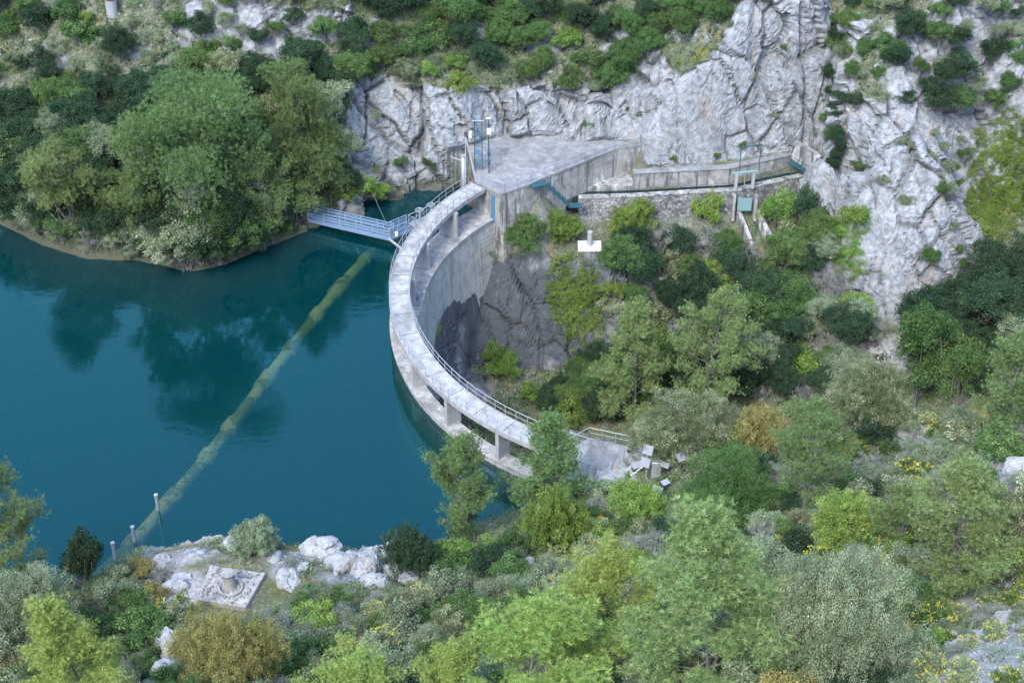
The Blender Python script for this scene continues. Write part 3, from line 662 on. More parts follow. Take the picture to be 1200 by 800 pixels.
m5 = thing('wall_lamp_box', UX(551, 190, 5), 'small white box on a rock bracket left of the lattice mast', 'box')
b = Vector(UX(551, 158, 7.0)); MB().box(b, (.3, .3, .75)).build('case', M_white, m5, bevel=.03); MB().bar(b, b + Vector((0, 1.6, -.2)), .06).build('bracket', M_galv, m5)

# ------------------------------------------------------------------ blue grey footbridge and valve platform
fb_ = thing('footbridge', UX(410, 262, .9), 'long blue grey steel footbridge with panelled sides from wooded shore to dam', 'footbridge')
FA, FB, FC = Vector(UX(361, 257, .9)), Vector(UX(456, 279, .9)), Vector(UX(484, 268, .9))
def bridge_leg(a, b, n, par):
    d = (b - a).normalized(); nn = Vector((-d.y, d.x, 0)); wd = 1.1
    MB().bar(a + nn * wd / 2, b + nn * wd / 2, wd, .10).build('deck', M_bluesteel, par)
    MB().bar(a + Vector((0, 0, -.12)) - nn * .02, b + Vector((0, 0, -.12)) - nn * .02, .12, .3).build('edge_beam', M_bluesteel, par)
    for off_, nm in ((0, 'front'), (wd, 'back')):
        rl = MB().bar(a + nn * off_ + Vector((0, 0, 1.05)), b + nn * off_ + Vector((0, 0, 1.05)), .09, .07).build('side_rail', M_bluesteel, par)
        MB().bar(a + nn * off_ + Vector((0, 0, .40)), b + nn * off_ + Vector((0, 0, .40)), .03, .24).build('lower_board', M_bluesteel, rl)
        MB().bar(a + nn * off_ + Vector((0, 0, .74)), b + nn * off_ + Vector((0, 0, .74)), .03, .24).build('upper_board', M_bluesteel, rl)
        for i in range(n + 1):
            q = a.lerp(b, i / n) + nn * off_; MB().bar(q + Vector((0, 0, -.1)), q + Vector((0, 0, 1.1)), .09).build('post', M_galv, rl)
bridge_leg(FA, FB, 5, fb_); bridge_leg(FB + Vector((.12, .02, 0)), FC, 3, fb_)
MB().tube([FB + Vector((0, .0, -.1)), Vector(pol(27.2, 158.6, .2))], .13, 8).build('strut', M_galv, fb_)
MB().box(FB + Vector((.75, -.12, .55)), (.3, .25, .45)).build('control_box', M_white, fb_, bevel=.03)
cb = MB().tube([FB + Vector((0, 0, 1.1)), Vector(UX(440, 232, .9)) + Vector((-.6, .4, 1.2))], .018, 4).build('stay_cable', M_galv); tag(cb, 'thin steel cable from the footbridge corner up to the inlet rock', 'cable')
vp = thing('valve_platform', UX(492, 258, 1.2), 'small grey platform with two handwheels in the dark inlet by the walkway', 'platform')
q0, q1, q2 = Vector(UX(479, 262, 1.9)), Vector(UX(515, 246, 1.9)), Vector(UX(488, 268, 1.9))
d_ = (q1 - q0).normalized(); nn = Vector((d_.y, -d_.x, 0))
MB().bar(q0 + nn * .55, q1 + nn * .55, 1.1, .14).build('platform_deck', M_galv, vp)
for t in (.1, .9): MB().bar(q0.lerp(q1, t) + nn * .5 + Vector((0, 0, -.1)), q0.lerp(q1, t) + nn * .5 + Vector((0, 0, -4)), .2).build('support_post', M_galv, vp)
rail_run([q0 + nn * 1.0, q0, q1], vp, 0, 1.0, 1.1)
for t in (.28, .66):
    q = q0.lerp(q1, t) + nn * .35; hs_ = MB().tube([q, q + Vector((0, 0, 1.25))], .08, 8).build('valve_pedestal', M_galv, vp)
    hw = MB().ring(q + Vector((0, 0, 1.3)), .38, .045); 
    for k in range(3): hw.bar(q + Vector((math.cos(k * PI / 3) * .38, math.sin(k * PI / 3) * .38, 1.3)), q + Vector((-math.cos(k * PI / 3) * .38, -math.sin(k * PI / 3) * .38, 1.3)), .035)
    hw.build('handwheel', M_galv, hs_)

# ------------------------------------------------------------------ canal
def ribbon(pp, offs, z0, z1, name, m, par, bevel=0):
    """a wall along the points pp between the two offsets across it"""
    mb = MB(); vs = []; n = len(pp)
    for i, p in enumerate(pp):
        a = Vector(pp[max(i - 1, 0)]); b_ = Vector(pp[min(i + 1, n - 1)]); d = (b_ - a); d.z = 0; d.normalize(); nn = Vector((-d.y, d.x, 0))
        for o in offs: vs.append((p[0] + nn.x * o, p[1] + nn.y * o))
    V = []; F = []
    for i in range(n):
        (x0, y0), (x1, y1) = vs[2 * i], vs[2 * i + 1]
        V += [(x0, y0, z0), (x1, y1, z0), (x1, y1, z1), (x0, y0, z1)]
    for i in range(n - 1):
        for k in range(4): F.append((4 * i + k, 4 * i + (k + 1) % 4, 4 * (i + 1) + (k + 1) % 4, 4 * (i + 1) + k))
    F += [(3, 2, 1, 0), tuple(4 * (n - 1) + k for k in range(4))]
    return mb.add(V, F).build(name, m, par, bevel=bevel)
cn = thing('canal', (20, 152, 0), 'narrow water canal between stone retaining wall and concrete back wall below the cliff', 'canal')
cws = [tuple(Vector(cw[0]).lerp(Vector(cw[1]), t)) for t in (0, .5)] + cw[1:]
ribbon(cws, (-.05, .45), -6, .80, 'retaining_wall', M_mason, cn)
ribbon(cws, (-.14, .52), .803, 1.0, 'coping', M_block, cn, .02)
cwb = [tuple(Vector(cw[1]) + Vector((.15, .1, 0)))] + cw[2:]
cwl = [tuple(Vector(cws[0]) + Vector((-1.2, 0, 0)))] + cws[1:]
ribbon(cwb, (2.25, 2.65), -2, 2.15, 'back_wall', M_block, cn)
ribbon(cwb, (2.15, 3.0), 2.153, 2.3, 'back_coping', M_plat, cn, .02)
ribbon(cwl, (.4, 2.3), -.9, .25, 'canal_water', M_pondw, cn)
ribbon([tuple(Vector(cw[0]).lerp(Vector(cw[1]), t)) for t in (.12, .5, 1.02)], (2.3, 5.6), -1.5, .72, 'canal_ledge', M_block, cn)
crl = thing('canal_railing', cw[2], 'low teal railing along the coping of the stone canal wall', 'railing')
rail_run([Vector(p) + Vector((0, .38, .0)) for p in cws[:5]], crl, 1, .55, 1.3, M_teal, .022, mids=0)
crl2 = thing('canal_railing', cw[4], 'teal railing on the canal wall between sluice frame and green footbridge', 'railing')
rail_run([Vector(UX(872, 221, 1.0)) + Vector((.8, .3, 0)), Vector(cw[4]) + Vector((0, .3, 0)), Vector(cw[5]) + Vector((-.4, .3, 0))], crl2, 1, 1.0, 1.3, M_teal, .028)
# sluice
sl_ = thing('sluice_gate', UX(872, 226, 1), 'sluice with white posts, teal frame and pale green gate in the canal wall', 'sluice')
w0, w1 = Vector(UX(862, 225, 1.0)), Vector(UX(882, 222, 1.0)); w0.y += .25; w1.y += .25
for q in (w0, w1): MB().box(q + Vector((0, 0, 1.0)), (.32, .32, 2.0)).build('white_post', M_pier, sl_, bevel=.03)
MB().bar(w0 + Vector((-.4, 0, 2.05)), w1 + Vector((.4, 0, 2.05)), .28, .14).build('cross_beam', M_teal2, sl_)
MB().tube([w0.lerp(w1, .5) + Vector((0, 0, 0)), w0.lerp(w1, .5) + Vector((0, 0, 2.0))], .05, 6).build('spindle', M_galv, sl_)
fr_ = MB(); h0, h1 = Vector(UX(866, 205, 2.3)), Vector(UX(889, 201, 2.3))
fr_.bar(h0, h0 + Vector((0, 0, 3.2)), .09); fr_.bar(h1, h1 + Vector((0, 0, 3.2)), .09); fr_.bar(h0 + Vector((-.1, 0, 3.2)), h1 + Vector((.1, 0, 3.2)), .09); fr_.bar(h0 + Vector((0, 0, 3.2)), h0 + Vector((-1.2, 1, 3.0)), .05)
fr_.build('lifting_frame', M_teal, sl_)
gm = w0.lerp(w1, .5); MB().box((gm.x + .1, gm.y - .75, -.35), (1.45, .08, 1.5)).build('gate_leaf', M_teal2, sl_)
for dx in (-1.02, 1.22): MB().box((gm.x + dx, gm.y - .8, -.7), (.28, .5, 3.0)).build('guide_post', M_block, sl_)
# spillway walls running down the slope
for (a, b_, lab) in (((866, 247, -1.3), (882, 286, -2.9), 'slanting concrete chute wall below the pale green sluice gate, the one nearer the dam'), ((885, 241, -.9), (905, 279, -2.5), 'slanting concrete chute wall below the pale green sluice gate, the one nearer the rock buttress')):
    p0, p1 = Vector(UX(*a)), Vector(UX(*b_)); t = thing('chute_wall', p0, lab, 'wall', 'chute walls below the sluice')
    m = MB(); n_ = 5
    vs = []
    for k in range(n_ + 1):
        q = p0.lerp(p1, k / n_)
        for dx, dz in ((-.2, -3.5), (.2, -3.5), (.2, 0), (-.2, 0)): vs.append((q.x + dx, q.y, q.z + dz))
    fs = [(4 * i + k, 4 * i + (k + 1) % 4, 4 * (i + 1) + (k + 1) % 4, 4 * (i + 1) + k) for i in range(n_) for k in range(4)] + [(3, 2, 1, 0), tuple(4 * n_ + k for k in range(4))]
    m.add(vs, fs).build('wall_slab', M_block, t)
# green footbridge and box wall at the end of the canal
gb = thing('canal_footbridge', UX(940, 196, 1.8), 'small teal plank footbridge crossing the end of the canal by the rock buttress', 'footbridge')
g0, g1 = Vector(UX(926, 189, 2.4)), Vector(UX(952, 204, 1.3)); MB().bar(g0, g1, 1.0, .1).build('deck', M_teal, gb)
gd = (g1 - g0).normalized(); gn = Vector((gd.y, -gd.x, 0)).normalized()
for sg in (-.5, .5):
    hr_ = MB().tube([g0 + gn * sg + Vector((0, 0, .95)), g1 + gn * sg + Vector((0, 0, .95))], .028, 5).build('handrail', M_teal, gb)
    for k in range(4): q = g0.lerp(g1, k / 3) + gn * sg; MB().tube([q, q + Vector((0, 0, .95))], .026, 5).build('post', M_teal, hr_)
MB().box(g1 + Vector((.5, .2, .4)), (.35, .35, 1.1)).build('end_cabinet', M_teal2, gb, bevel=.02)
bw = thing('recess_wall', UX(943, 178, 3), 'low pale concrete box wall where the canal meets the cliff', 'wall')
r0, r1 = Vector(UX(931, 168, 4.2)), Vector(UX(958, 184, 3.4))
MB().bar(r0 + Vector((0, 0, -1)), r1 + Vector((0, 0, -1)), .35, 2.6).build('wall_face', M_block, bw); MB().bar(r0 + Vector((0, .0, .34)), r1 + Vector((0, 0, .34)), .5, .1).build('wall_cap', M_plat, bw)

# ------------------------------------------------------------------ white marker
mk = thing('concrete_marker', U(691, 290, -2.8), 'white square slab with a short round grey post on the grassy ledge', 'marker')
b = Vector(U(691, 290, -2.75)); b.z = float(zat(b.x, b.y)) + .25
MB().box(b, (2.4, 1.7, .3)).build('base_slab', M_white, mk, bevel=.03); MB().tube([b + Vector((0, 0, .25)), b + Vector((0, 0, 1.75))], .26, 14).build('post', M_pier, mk, smooth=False)
# ------------------------------------------------------------------ near bank abutment platform
ab = thing('abutment_platform', UX(695, 530, 3.9), 'rough concrete platform with railings and steps where the walkway meets the near bank', 'platform')
pf = [UX(664, 527, 4.0), UX(690, 512, 4.0), UX(737, 522, 4.0), UX(724, 556, 4.0), UX(695, 566, 4.0), UX(662, 560, 4.0), UX(655, 541, 4.0)]
MB().prism([p[:2] for p in pf], -3, 3.96).build('platform_slab', M_rough, ab, bevel=.03)
v = [Vector(p) for p in pf]
rl_ = MB().tube([v[0] + Vector((0, 0, .2)), v[0] + Vector((.2, .2, 1.0)), v[1] + Vector((0, 0, 1.0)), v[2] + Vector((0, 0, 1.0))], .04, 6).build('far_rail', M_galv, ab)
MB().tube([v[1] + Vector((0, 0, .5)), v[2] + Vector((0, 0, .5))], .028, 5).build('mid_rail', M_galv, rl_)
for a_, b_, n_ in ((v[0], v[1], 2), (v[1], v[2], 3)):
    for k in range(n_ + 1): q = a_.lerp(b_, k / n_); MB().tube([q, q + Vector((0, 0, 1.0))], .036, 5).build('post', M_galv, rl_)
nr0, nr1 = Vector(UX(668, 547, 4.0)), Vector(UX(697, 556, 4.0))
rl_ = MB().tube([nr0 + Vector((-2.2, .6, 1.0)), nr0 + Vector((0, 0, 1.0)), nr1 + Vector((0, 0, 1.0))], .036, 6).build('near_rail', M_galv, ab)
for z in (.3, .65): MB().tube([nr0 + Vector((-2.2, .6, z)), nr0 + Vector((0, 0, z)), nr1 + Vector((0, 0, z))], .026, 5).build('mid_rail', M_galv, rl_)
for k in range(5): q = nr0.lerp(nr1, k / 4); MB().tube([q, q + Vector((0, 0, 1.0))], .03, 5).build('post', M_galv, rl_)

# ------------------------------------------------------------------ mast with panels and floodlights on the near ridge
def gp(px, py, dz=0): q = P(px, py); return Vector((q[0], q[1], float(zat(q[0], q[1])) + dz))
mp = thing('solar_mast', gp(762, 560), 'white steel post with two tilted grey solar panels and a tall cabinet', 'mast')
b = gp(757, 562); MB().tube([b, b + Vector((0, 0, 3.4))], .07, 8).build('pole', M_galv, mp)
for z, dx in ((3.1, .0), (1.9, -.15)): MB().box(b + Vector((dx, -.25, z)), (.75, .06, .75), R(-25), Matrix.Rotation(R(-38), 3, 'X')).build('solar_panel', M_panel, mp)
MB().box(b + Vector((.75, 0, .9)), (.75, .5, 1.8), R(-10)).build('cabinet', M_galv, mp, bevel=.03)
MB().tube([b + Vector((0, 0, 1.5)), b + Vector((-1.5, -.4, .5))], .04, 6).build('brace', M_white, mp)
floods = [(799, 553, 1.0, 'dark boxy floodlight with a pale lid standing alone on its short post', 25, .95), (779, 556, .55, 'small grey floodlight tilted up between mast and boxy floodlight', -30, .6), (779, 576, .5, 'upper of the paired floodlights in the low green shrubs', 35, .6), (769, 585, .5, 'lower of the paired floodlights in the low green shrubs, facing the lake', -25, .75), (746, 556, .5, 'blue grey floodlight perched on the pale rocks beside the mast', 20, .8)]
for px, py, h, lab, rz, sc in floods:
    b = gp(px, py); t = thing('floodlight', b, lab, 'floodlight', 'floodlights beside the mast'); m_ = Matrix.Rotation(R(-35), 3, 'X')
    MB().tube([b + Vector((0, 0, -.2)), b + Vector((0, 0, h))], .05, 6).build('stand', M_dkmetal, t)
    MB().box(b + Vector((0, 0, h + .2)), (1.0 * sc, .45 * sc, .5 * sc), R(rz)).build('housing', M_dkmetal, t, bevel=.04)
    MB().box(b + Vector((0, 0, h + .2 + .33 * sc)), (1.05 * sc, .75 * sc, .05), R(rz), Matrix.Rotation(R(20), 3, 'X')).build('lid', M_galv, t)
# ------------------------------------------------------------------ survey slab
sv = thing('survey_pillar', gp(268, 682), 'square concrete slab strewn with stones around a stubby round pillar', 'pillar')
sq = [U(246, 662, 8.7), U(311, 671, 8.7), U(288, 712, 8.7), U(231, 702, 8.7)]
MB().prism([p[:2] for p in sq], 6.5, [8.75, 8.7, 8.78, 8.72]).build('slab', M_crest, sv, bevel=.05)
b = Vector(U(269, 688, 8.75)); MB().tube([b + Vector((0, 0, -.1)), b + Vector((0, 0, .25)), b + Vector((0, 0, 1.15)), b + Vector((0, 0, 1.4)), b + Vector((0, 0, 1.5))], [.5, .46, .42, .5, .36], 16).build('pillar_body', M_crest, sv, smooth=False)
MB().ring(b + Vector((.1, -.1, .12)), .8, .10).build('kerb_ring', M_crest, sv)
rb = MB()
for k in range(150):
    u_, v_ = rng.uniform(.05, .95, 2); q = Vector(sq[0]).lerp(Vector(sq[1]), u_).lerp(Vector(sq[3]).lerp(Vector(sq[2]), u_), v_); s1_ = rng.uniform(.06, .22)
    rb.box((q.x, q.y, 8.76 + s1_ * .25), (s1_, s1_ * rng.uniform(.5, 1), s1_ * .6), rng.uniform(0, 3), Matrix.Rotation(rng.normal() * .4, 3, 'X'))
o = rb.build('rubble', M_rough, sv, bevel=.01); o['kind'] = 'stuff'
# ------------------------------------------------------------------ stone pillar up the far hillside
b = gp(132, 17); sp_ = thing('stone_pillar', b, 'short round pale stone pillar with a reddish cap on the far hillside', 'pillar')
MB().tube([b + Vector((0, 0, -.3)), b + Vector((0, 0, 1.75))], .62, 16).build('shaft', M_pier, sp_); MB().tube([b + Vector((0, 0, 1.753)), b + Vector((0, 0, 1.95))], .68, 16).build('cap', M_rust, sp_)
# ------------------------------------------------------------------ submerged pipeline and marker posts
ppts = [Vector(U(px, py, z)) for px, py, z in ((120, 672, -1.7), (160, 632, -1.5), (205, 580, -1.4), (240, 539, -1.5), (290, 475, -1.55), (332, 420, -1.6), (400, 335, -1.8), (430, 303, -2.6), (455, 272, -4.2))]
pl = thing('submerged_pipeline', ppts[3], 'long algae covered pipeline with thick collars lying under the lake surface', 'pipeline')
def cr(ps, n):
    out = []
    for i in range(len(ps) - 1):
        p0, p1, p2, p3 = ps[max(i - 1, 0)], ps[i], ps[i + 1], ps[min(i + 2, len(ps) - 1)]
        for k in range(n):
            t = k / n; out.append(.5 * ((2 * p1) + (p2 - p0) * t + (2 * p0 - 5 * p1 + 4 * p2 - p3) * t * t + (3 * p1 - p0 - 3 * p2 + p3) * t ** 3))
    return out + [ps[-1]]
pc = cr(ppts, 10); MB().tube(pc, .56, 20).build('pipe', M_algae, pl, smooth=True)
ln = [0]
for a_, b_ in zip(pc[:-1], pc[1:]): ln.append(ln[-1] + (b_ - a_).length)
def along(s): 
    i = min(max(np.searchsorted(ln, s) - 1, 0), len(pc) - 2); return pc[i].lerp(pc[i + 1], (s - ln[i]) / (ln[i + 1] - ln[i]))
s = 3.0; ci = 0
while s < ln[-1] - 3:
    w_ = (1.6, 2.4, 1.3)[ci % 3]
    MB().tube([along(s), along(s + .15), along(s + w_ - .15), along(s + w_)], [.60, .74, .74, .60], 20).build('collar', M_algae, pl, smooth=False)
    s += w_ + (3.4, 4.4, 2.9, 4.9)[ci % 4]; ci += 1
for px, py, h, lab in ((185.5, 597, 1.55, 'grey post standing in the lake, tallest of three, farthest from the bank'), (158, 634, 1.5, 'grey post standing in the lake, middle one of three beside the pipeline'), (135.5, 655, 1.7, 'grey post standing in the lake, closest of three to the bank bushes')):
    b = Vector(U(px, py, 0)); o = thing('marker_post', b, lab, 'post', 'marker posts above the submerged pipeline')
    MB().tube([b + Vector((0, 0, -4)), b + Vector((0, 0, h))], .15, 10).build('shaft', M_galv, o); MB().tube([b + Vector((0, 0, h + .002)), b + Vector((0, 0, h + .08))], .17, 10).build('cap', M_pier, o)
# red pipe at the lower frame edge
b = gp(1040, 799, .15); o = MB().tube([b + Vector((-.9, 0, 0)), b + Vector((-.1, .05, 0))], .17, 12).build('steel_pipe', M_rust); tag(o, 'rusty red steel pipe lying on pale gravel below the yellow flowers', 'pipe')
# ------------------------------------------------------------------ rockfall net on the inlet cliff
def on_cliff(px, py, out_=.35): q = Vector(P(px, py)); return q + Vector((0, -out_, .1))
# ------------------------------------------------------------------ foliage
def rots(n, tilt=PI):
    """random turns about z, then tipped by up to tilt"""
    a = rng.uniform(0, 2 * PI, n); t = rng.uniform(0, tilt, n); b = rng.uniform(0, 2 * PI, n)
    ca, sa, ct, st_ = np.cos(a), np.sin(a), np.cos(t), np.sin(t)
    Rz = np.zeros((n, 3, 3)); Rz[:, 0, 0] = ca; Rz[:, 0, 1] = -sa; Rz[:, 1, 0] = sa; Rz[:, 1, 1] = ca; Rz[:, 2, 2] = 1
    ux, uy = np.cos(b), np.sin(b); Rt = np.zeros((n, 3, 3)); C1 = 1 - ct
    Rt[:, 0, 0] = ct + ux * ux * C1; Rt[:, 0, 1] = ux * uy * C1; Rt[:, 0, 2] = uy * st_
    Rt[:, 1, 0] = ux * uy * C1; Rt[:, 1, 1] = ct + uy * uy * C1; Rt[:, 1, 2] = -ux * st_
    Rt[:, 2, 0] = -uy * st_; Rt[:, 2, 1] = ux * st_; Rt[:, 2, 2] = ct
    return Rt @ Rz
def scatter(tmpls, pos, sc, tone, tilt=.6):
    """many copies of small templates as one set of faces"""
    Vs, Fs, Ts, o = [], [], [], 0; pos = np.asarray(pos); n = len(pos); pick = rng.integers(0, len(tmpls), n)
    for k, (tv, tf) in enumerate(tmpls):
        m = pick == k; c = int(m.sum())
        if not c: continue
        Rm = rots(c, tilt); v = np.einsum('nij,vj->nvi', Rm, tv) * sc[m][:, None, None] + pos[m][:, None]
        Vs.append(v.reshape(-1, 3)); Fs.append((tf[None] + (np.arange(c) * len(tv))[:, None, None]).reshape(-1, tf.shape[1]) + o); o += c * len(tv)
        nl = len(tv) // tf.shape[1]
        tn = tone[m][:, None] + rng.normal(0, .12, (c, nl)); Ts.append(np.repeat(tn.reshape(-1), tf.shape[1]))
    return np.concatenate(Vs), np.concatenate(Fs), np.clip(np.concatenate(Ts), 0, 1)
def needle_tuft(n=20, ln=.25, w=.0125):
    v = []
    for k in range(n):
        th = rng.uniform(0, 2 * PI); el = rng.uniform(-.15, 1.45); d = np.array([math.cos(th) * math.cos(el), math.sin(th) * math.cos(el), math.sin(el)])
        s_ = np.cross(d, rng.normal(size=3)); s_ /= np.linalg.norm(s_); l = ln * rng.uniform(.6, 1.1); b_ = d * l * .12
        v += [b_ + s_ * w, b_ - s_ * w, d * l]
    return np.array(v), np.arange(n * 3).reshape(n, 3)
def leaf_clump(n=40, r=.32, s=.085, flat=.8):
    v = []
    for k in range(n):
        p = rng.normal(size=3); p /= np.linalg.norm(p); p *= r * rng.uniform(.35, 1.0) ** .6; p[2] *= flat
        nn = p / (np.linalg.norm(p) + 1e-6) + rng.normal(size=3) * .75; nn /= np.linalg.norm(nn)
        a = np.cross(nn, rng.normal(size=3)); a /= np.linalg.norm(a); b = np.cross(nn, a); l = s * rng.uniform(.7, 1.25)
        v += [p - a * l, p - b * l * .45, p + a * l, p + b * l * .45]
    return np.array(v), np.arange(n * 4).reshape(n, 4)
def blades(n=16, h=.5, spread=.25, w=.018):
    v = []
    for k in range(n):
        b = np.array([rng.normal() * spread * .4, rng.normal() * spread * .4, 0]); t = b + np.array([rng.normal() * spread, rng.normal() * spread, h * rng.uniform(.5, 1.1)])
        s_ = np.array([rng.normal(), rng.normal(), 0]); s_ /= np.linalg.norm(s_); v += [b - s_ * w, b + s_ * w, t]
    return np.array(v), np.arange(n * 3).reshape(n, 3)
TUFT = [needle_tuft() for _ in range(5)]
CLUMP = [leaf_clump(52, .32, .07) for _ in range(5)]
BIGCL = [leaf_clump(64, .46, .085) for _ in range(4)]
FINE = [leaf_clump(60, .30, .048) for _ in range(4)]
SPRIG = [leaf_clump(26, .25, .08, 1.4) for _ in range(4)]
BLADE = [blades() for _ in range(5)]
FLOW = [leaf_clump(16, .13, .035) for _ in range(4)]
def wood(mb, p0, p1, r0, r1, bend=.1, n=4, k=5):
    p0, p1 = Vector(p0), Vector(p1); L_ = (p1 - p0).length; o1 = Vector(rng.normal(size=3) * bend * L_); pp = []
    for i in range(n + 1): t = i / n; pp.append(p0.lerp(p1, t) + o1 * math.sin(t * PI) )
    mb.tube(pp, [r0 + (r1 - r0) * i / n for i in range(n + 1)], k, False); return pp

def pine_proto(h, rad, cb, nb, round_=.5, tufts=1500, up=.5, lean=0.0, upbias=0):
    """trunk + limbs + needle tufts along the twigs; cb: height where the crown begins as a share"""
    m = MB(); tip = Vector((lean * h, 0, h)); tp = wood(m, (0, 0, -.6), tip, .0105 * h, .015, .03, 7, 7)
    centers = []
    for i in range(nb):
        t = cb + (1 - cb) * (i + .5) / nb; prof = math.sin(PI * min(1, ((t - cb) / (1 - cb)) ** round_ * .92 + .08)) ** .8 if round_ < 1.5 else (1 - (t - cb) / (1 - cb)) ** .75
        l = rad * (prof * .95 + .08) * rng.uniform(.65, 1.15); az = i * 2.399 + rng.normal() * .35
        b0 = Vector(tp[0]).lerp(tip, t); el = up * rng.uniform(.3, 1.3) + upbias * t
        d = Vector((math.cos(az) * math.cos(el), math.sin(az) * math.cos(el), math.sin(el)))
        bp = wood(m, b0, b0 + d * l, .0042 * h * (1.15 - t) + .012, .010, .12, 4, 4)
        nt_ = max(4, int(l * 2.6))
        for j in range(nt_):
            s_ = .28 + .72 * (j + rng.uniform()) / nt_; q = bp[0].lerp(bp[-1], s_) + (bp[2] - bp[0].lerp(bp[-1], .5)) * math.sin(s_ * PI)
            a2 = rng.uniform(-1.15, 1.15) ; side = Vector((-d.y, d.x, 0)).normalized()
            dd = (d * math.cos(a2) + side * math.sin(a2) + Vector((0, 0, rng.uniform(.05, .6)))).normalized(); l2 = l * rng.uniform(.12, .3) + .25
            e = q + dd * l2; m.tube([q, e], [.012, .007], 3, False)
            centers.append((q, e))
    per = max(2, int(tufts / max(1, len(centers)))); pos = []
    for q, e in centers:
        for k in range(per): pos.append(q.lerp(e, rng.uniform(.35, 1.12)) + Vector(rng.normal(size=3) * .2))
    pos = np.array([tuple(p) for p in pos]); sc = rng.uniform(.6, 1.05, len(pos)); tone = np.clip(rng.normal(.48, .2, len(pos)), 0, 1)
    return m, scatter(TUFT, pos, sc, tone, .9)
def lobed(h, rad, lobes, clumps, tm, cb=.25, stem_r=.05, csc=1.0, stems=1, fill=.25):
    """a leafy crown of uneven lobes on stems that fork towards them"""
    m = MB(); C_ = []
    for i in range(lobes):
        az = i * 2.399 + rng.normal() * .4; rr = rad * math.sqrt((i + .5) / lobes) * .72; z = h * (cb + (1 - cb) * rng.uniform(.25, .8)) - .12 * rr
        if i == 0: rr = 0; z = h * .80
        lr = rad * rng.uniform(.26, .44); C_.append((Vector((rr * math.cos(az), rr * math.sin(az), min(z, h - lr * .6))), lr))
    base = [Vector((rng.normal() * .15 * rad * (stems > 1), rng.normal() * .15 * rad * (stems > 1), -.4)) for _ in range(stems)]
    fork = Vector((0, 0, h * cb * .9))
    if stems == 1: wood(m, base[0], fork, stem_r, stem_r * .75, .08, 3, 6)
    for i, (c, lr) in enumerate(C_):
        b0 = fork if stems == 1 else base[i % stems]; wood(m, b0, c, stem_r * .5, .02, .12, 4, 4)
        for j in range(4): wood(m, c + Vector((0, 0, -lr * .3)), c + Vector(rng.normal(size=3)).normalized() * lr * .9, .018, .008, .1, 2, 3)
    w = np.array([lr ** 2 for _, lr in C_]); w /= w.sum(); pos = []
    for k in range(clumps):
        c, lr = C_[rng.choice(lobes, p=w)]; d = rng.normal(size=3); d /= np.linalg.norm(d)
        if d[2] < -.45: d[2] *= -1
        r_ = lr * (rng.uniform(.2, .9) if rng.uniform() < fill else rng.uniform(.7, 1.28)); p = np.array(c) + d * r_ * np.array([1, 1, .8]); pos.append(p)
    pos = np.array(pos); pos[:, 2] = np.maximum(pos[:, 2], .12)
    # whole sprays share a leaf age
    g_ = vnoise(pos / (rad * .28) + 5, 4) * .5 + .5
    tone = np.clip(.28 + .42 * g_ + rng.normal(0, .14, len(pos)), 0, 1); sc = rng.uniform(.7, 1.3, len(pos)) * csc
    return m, scatter(tm, pos, sc, tone)
def bare_proto(h, rad, n=26):
    m = MB()
    for i in range(n):
        az = rng.uniform(0, 2 * PI); r_ = rad * math.sqrt(rng.uniform()); t = Vector((r_ * math.cos(az), r_ * math.sin(az), h * rng.uniform(.55, 1.0)))
        pp = wood(m, (rng.normal() * .12, rng.normal() * .12, -.2), t, .03, .008, .14, 4, 3)
        for j in range(6):
            q = pp[rng.integers(1, 4)].lerp(pp[-1], rng.uniform(0, .8)); wood(m, q, q + (Vector(rng.normal(size=3)) + Vector((0, 0, .8))).normalized() * h * .28, .012, .005, .15, 2, 3)
    pos = []
    for k in range(30): az = rng.uniform(0, 2 * PI); r_ = rad * math.sqrt(rng.uniform()) * .9; pos.append((r_ * math.cos(az), r_ * math.sin(az), h * rng.uniform(.3, .9)))
    pos = np.array(pos); return m, scatter(FINE, pos, rng.uniform(.5, .9, len(pos)), rng.uniform(.3, .9, len(pos)))
C_pine = ((.065, .115, .045), (.15, .24, .085), (.31, .42, .14))
C_pineb = ((.15, .23, .055), (.28, .40, .09), (.50, .58, .17))
C_pinep = ((.09, .145, .055), (.20, .285, .10), (.37, .46, .18))
C_dark = ((.016, .040, .022), (.036, .072, .038), (.08, .13, .06))
C_green = ((.04, .085, .028), (.09, .165, .05), (.19, .29, .09))
C_grey = ((.085, .12, .06), (.205, .265, .15), (.40, .47, .29))
C_ochre = ((.12, .13, .045), (.30, .28, .09), (.60, .53, .19))
C_cream = ((.055, .08, .04), (.17, .205, .095), (.52, .54, .33))
C_bright = ((.08, .15, .03), (.175, .285, .055), (.33, .46, .11))
C_silver = ((.13, .155, .12), (.26, .295, .235), (.42, .46, .38))
LM = {k: make_leaf(k + '_leaves', v, tr) for k, v, tr in (('pine', C_pine, .3), ('pineb', C_pineb, .35), ('pinep', C_pinep, .35), ('dark', C_dark, .2), ('green', C_green, .3), ('grey', C_grey, .25), ('ochre', C_ochre, .3), ('cream', C_cream, .25), ('bright', C_bright, .35), ('silver', C_silver, .25))}
M_yellow = make_leaf('yellow_petals', ((.62, .52, .03), (.80, .68, .05), (.88, .78, .10)), .2)
M_twig = make_bark('pale_twigs', (.16, .15, .145), (.30, .29, .28))
PROTO = {}
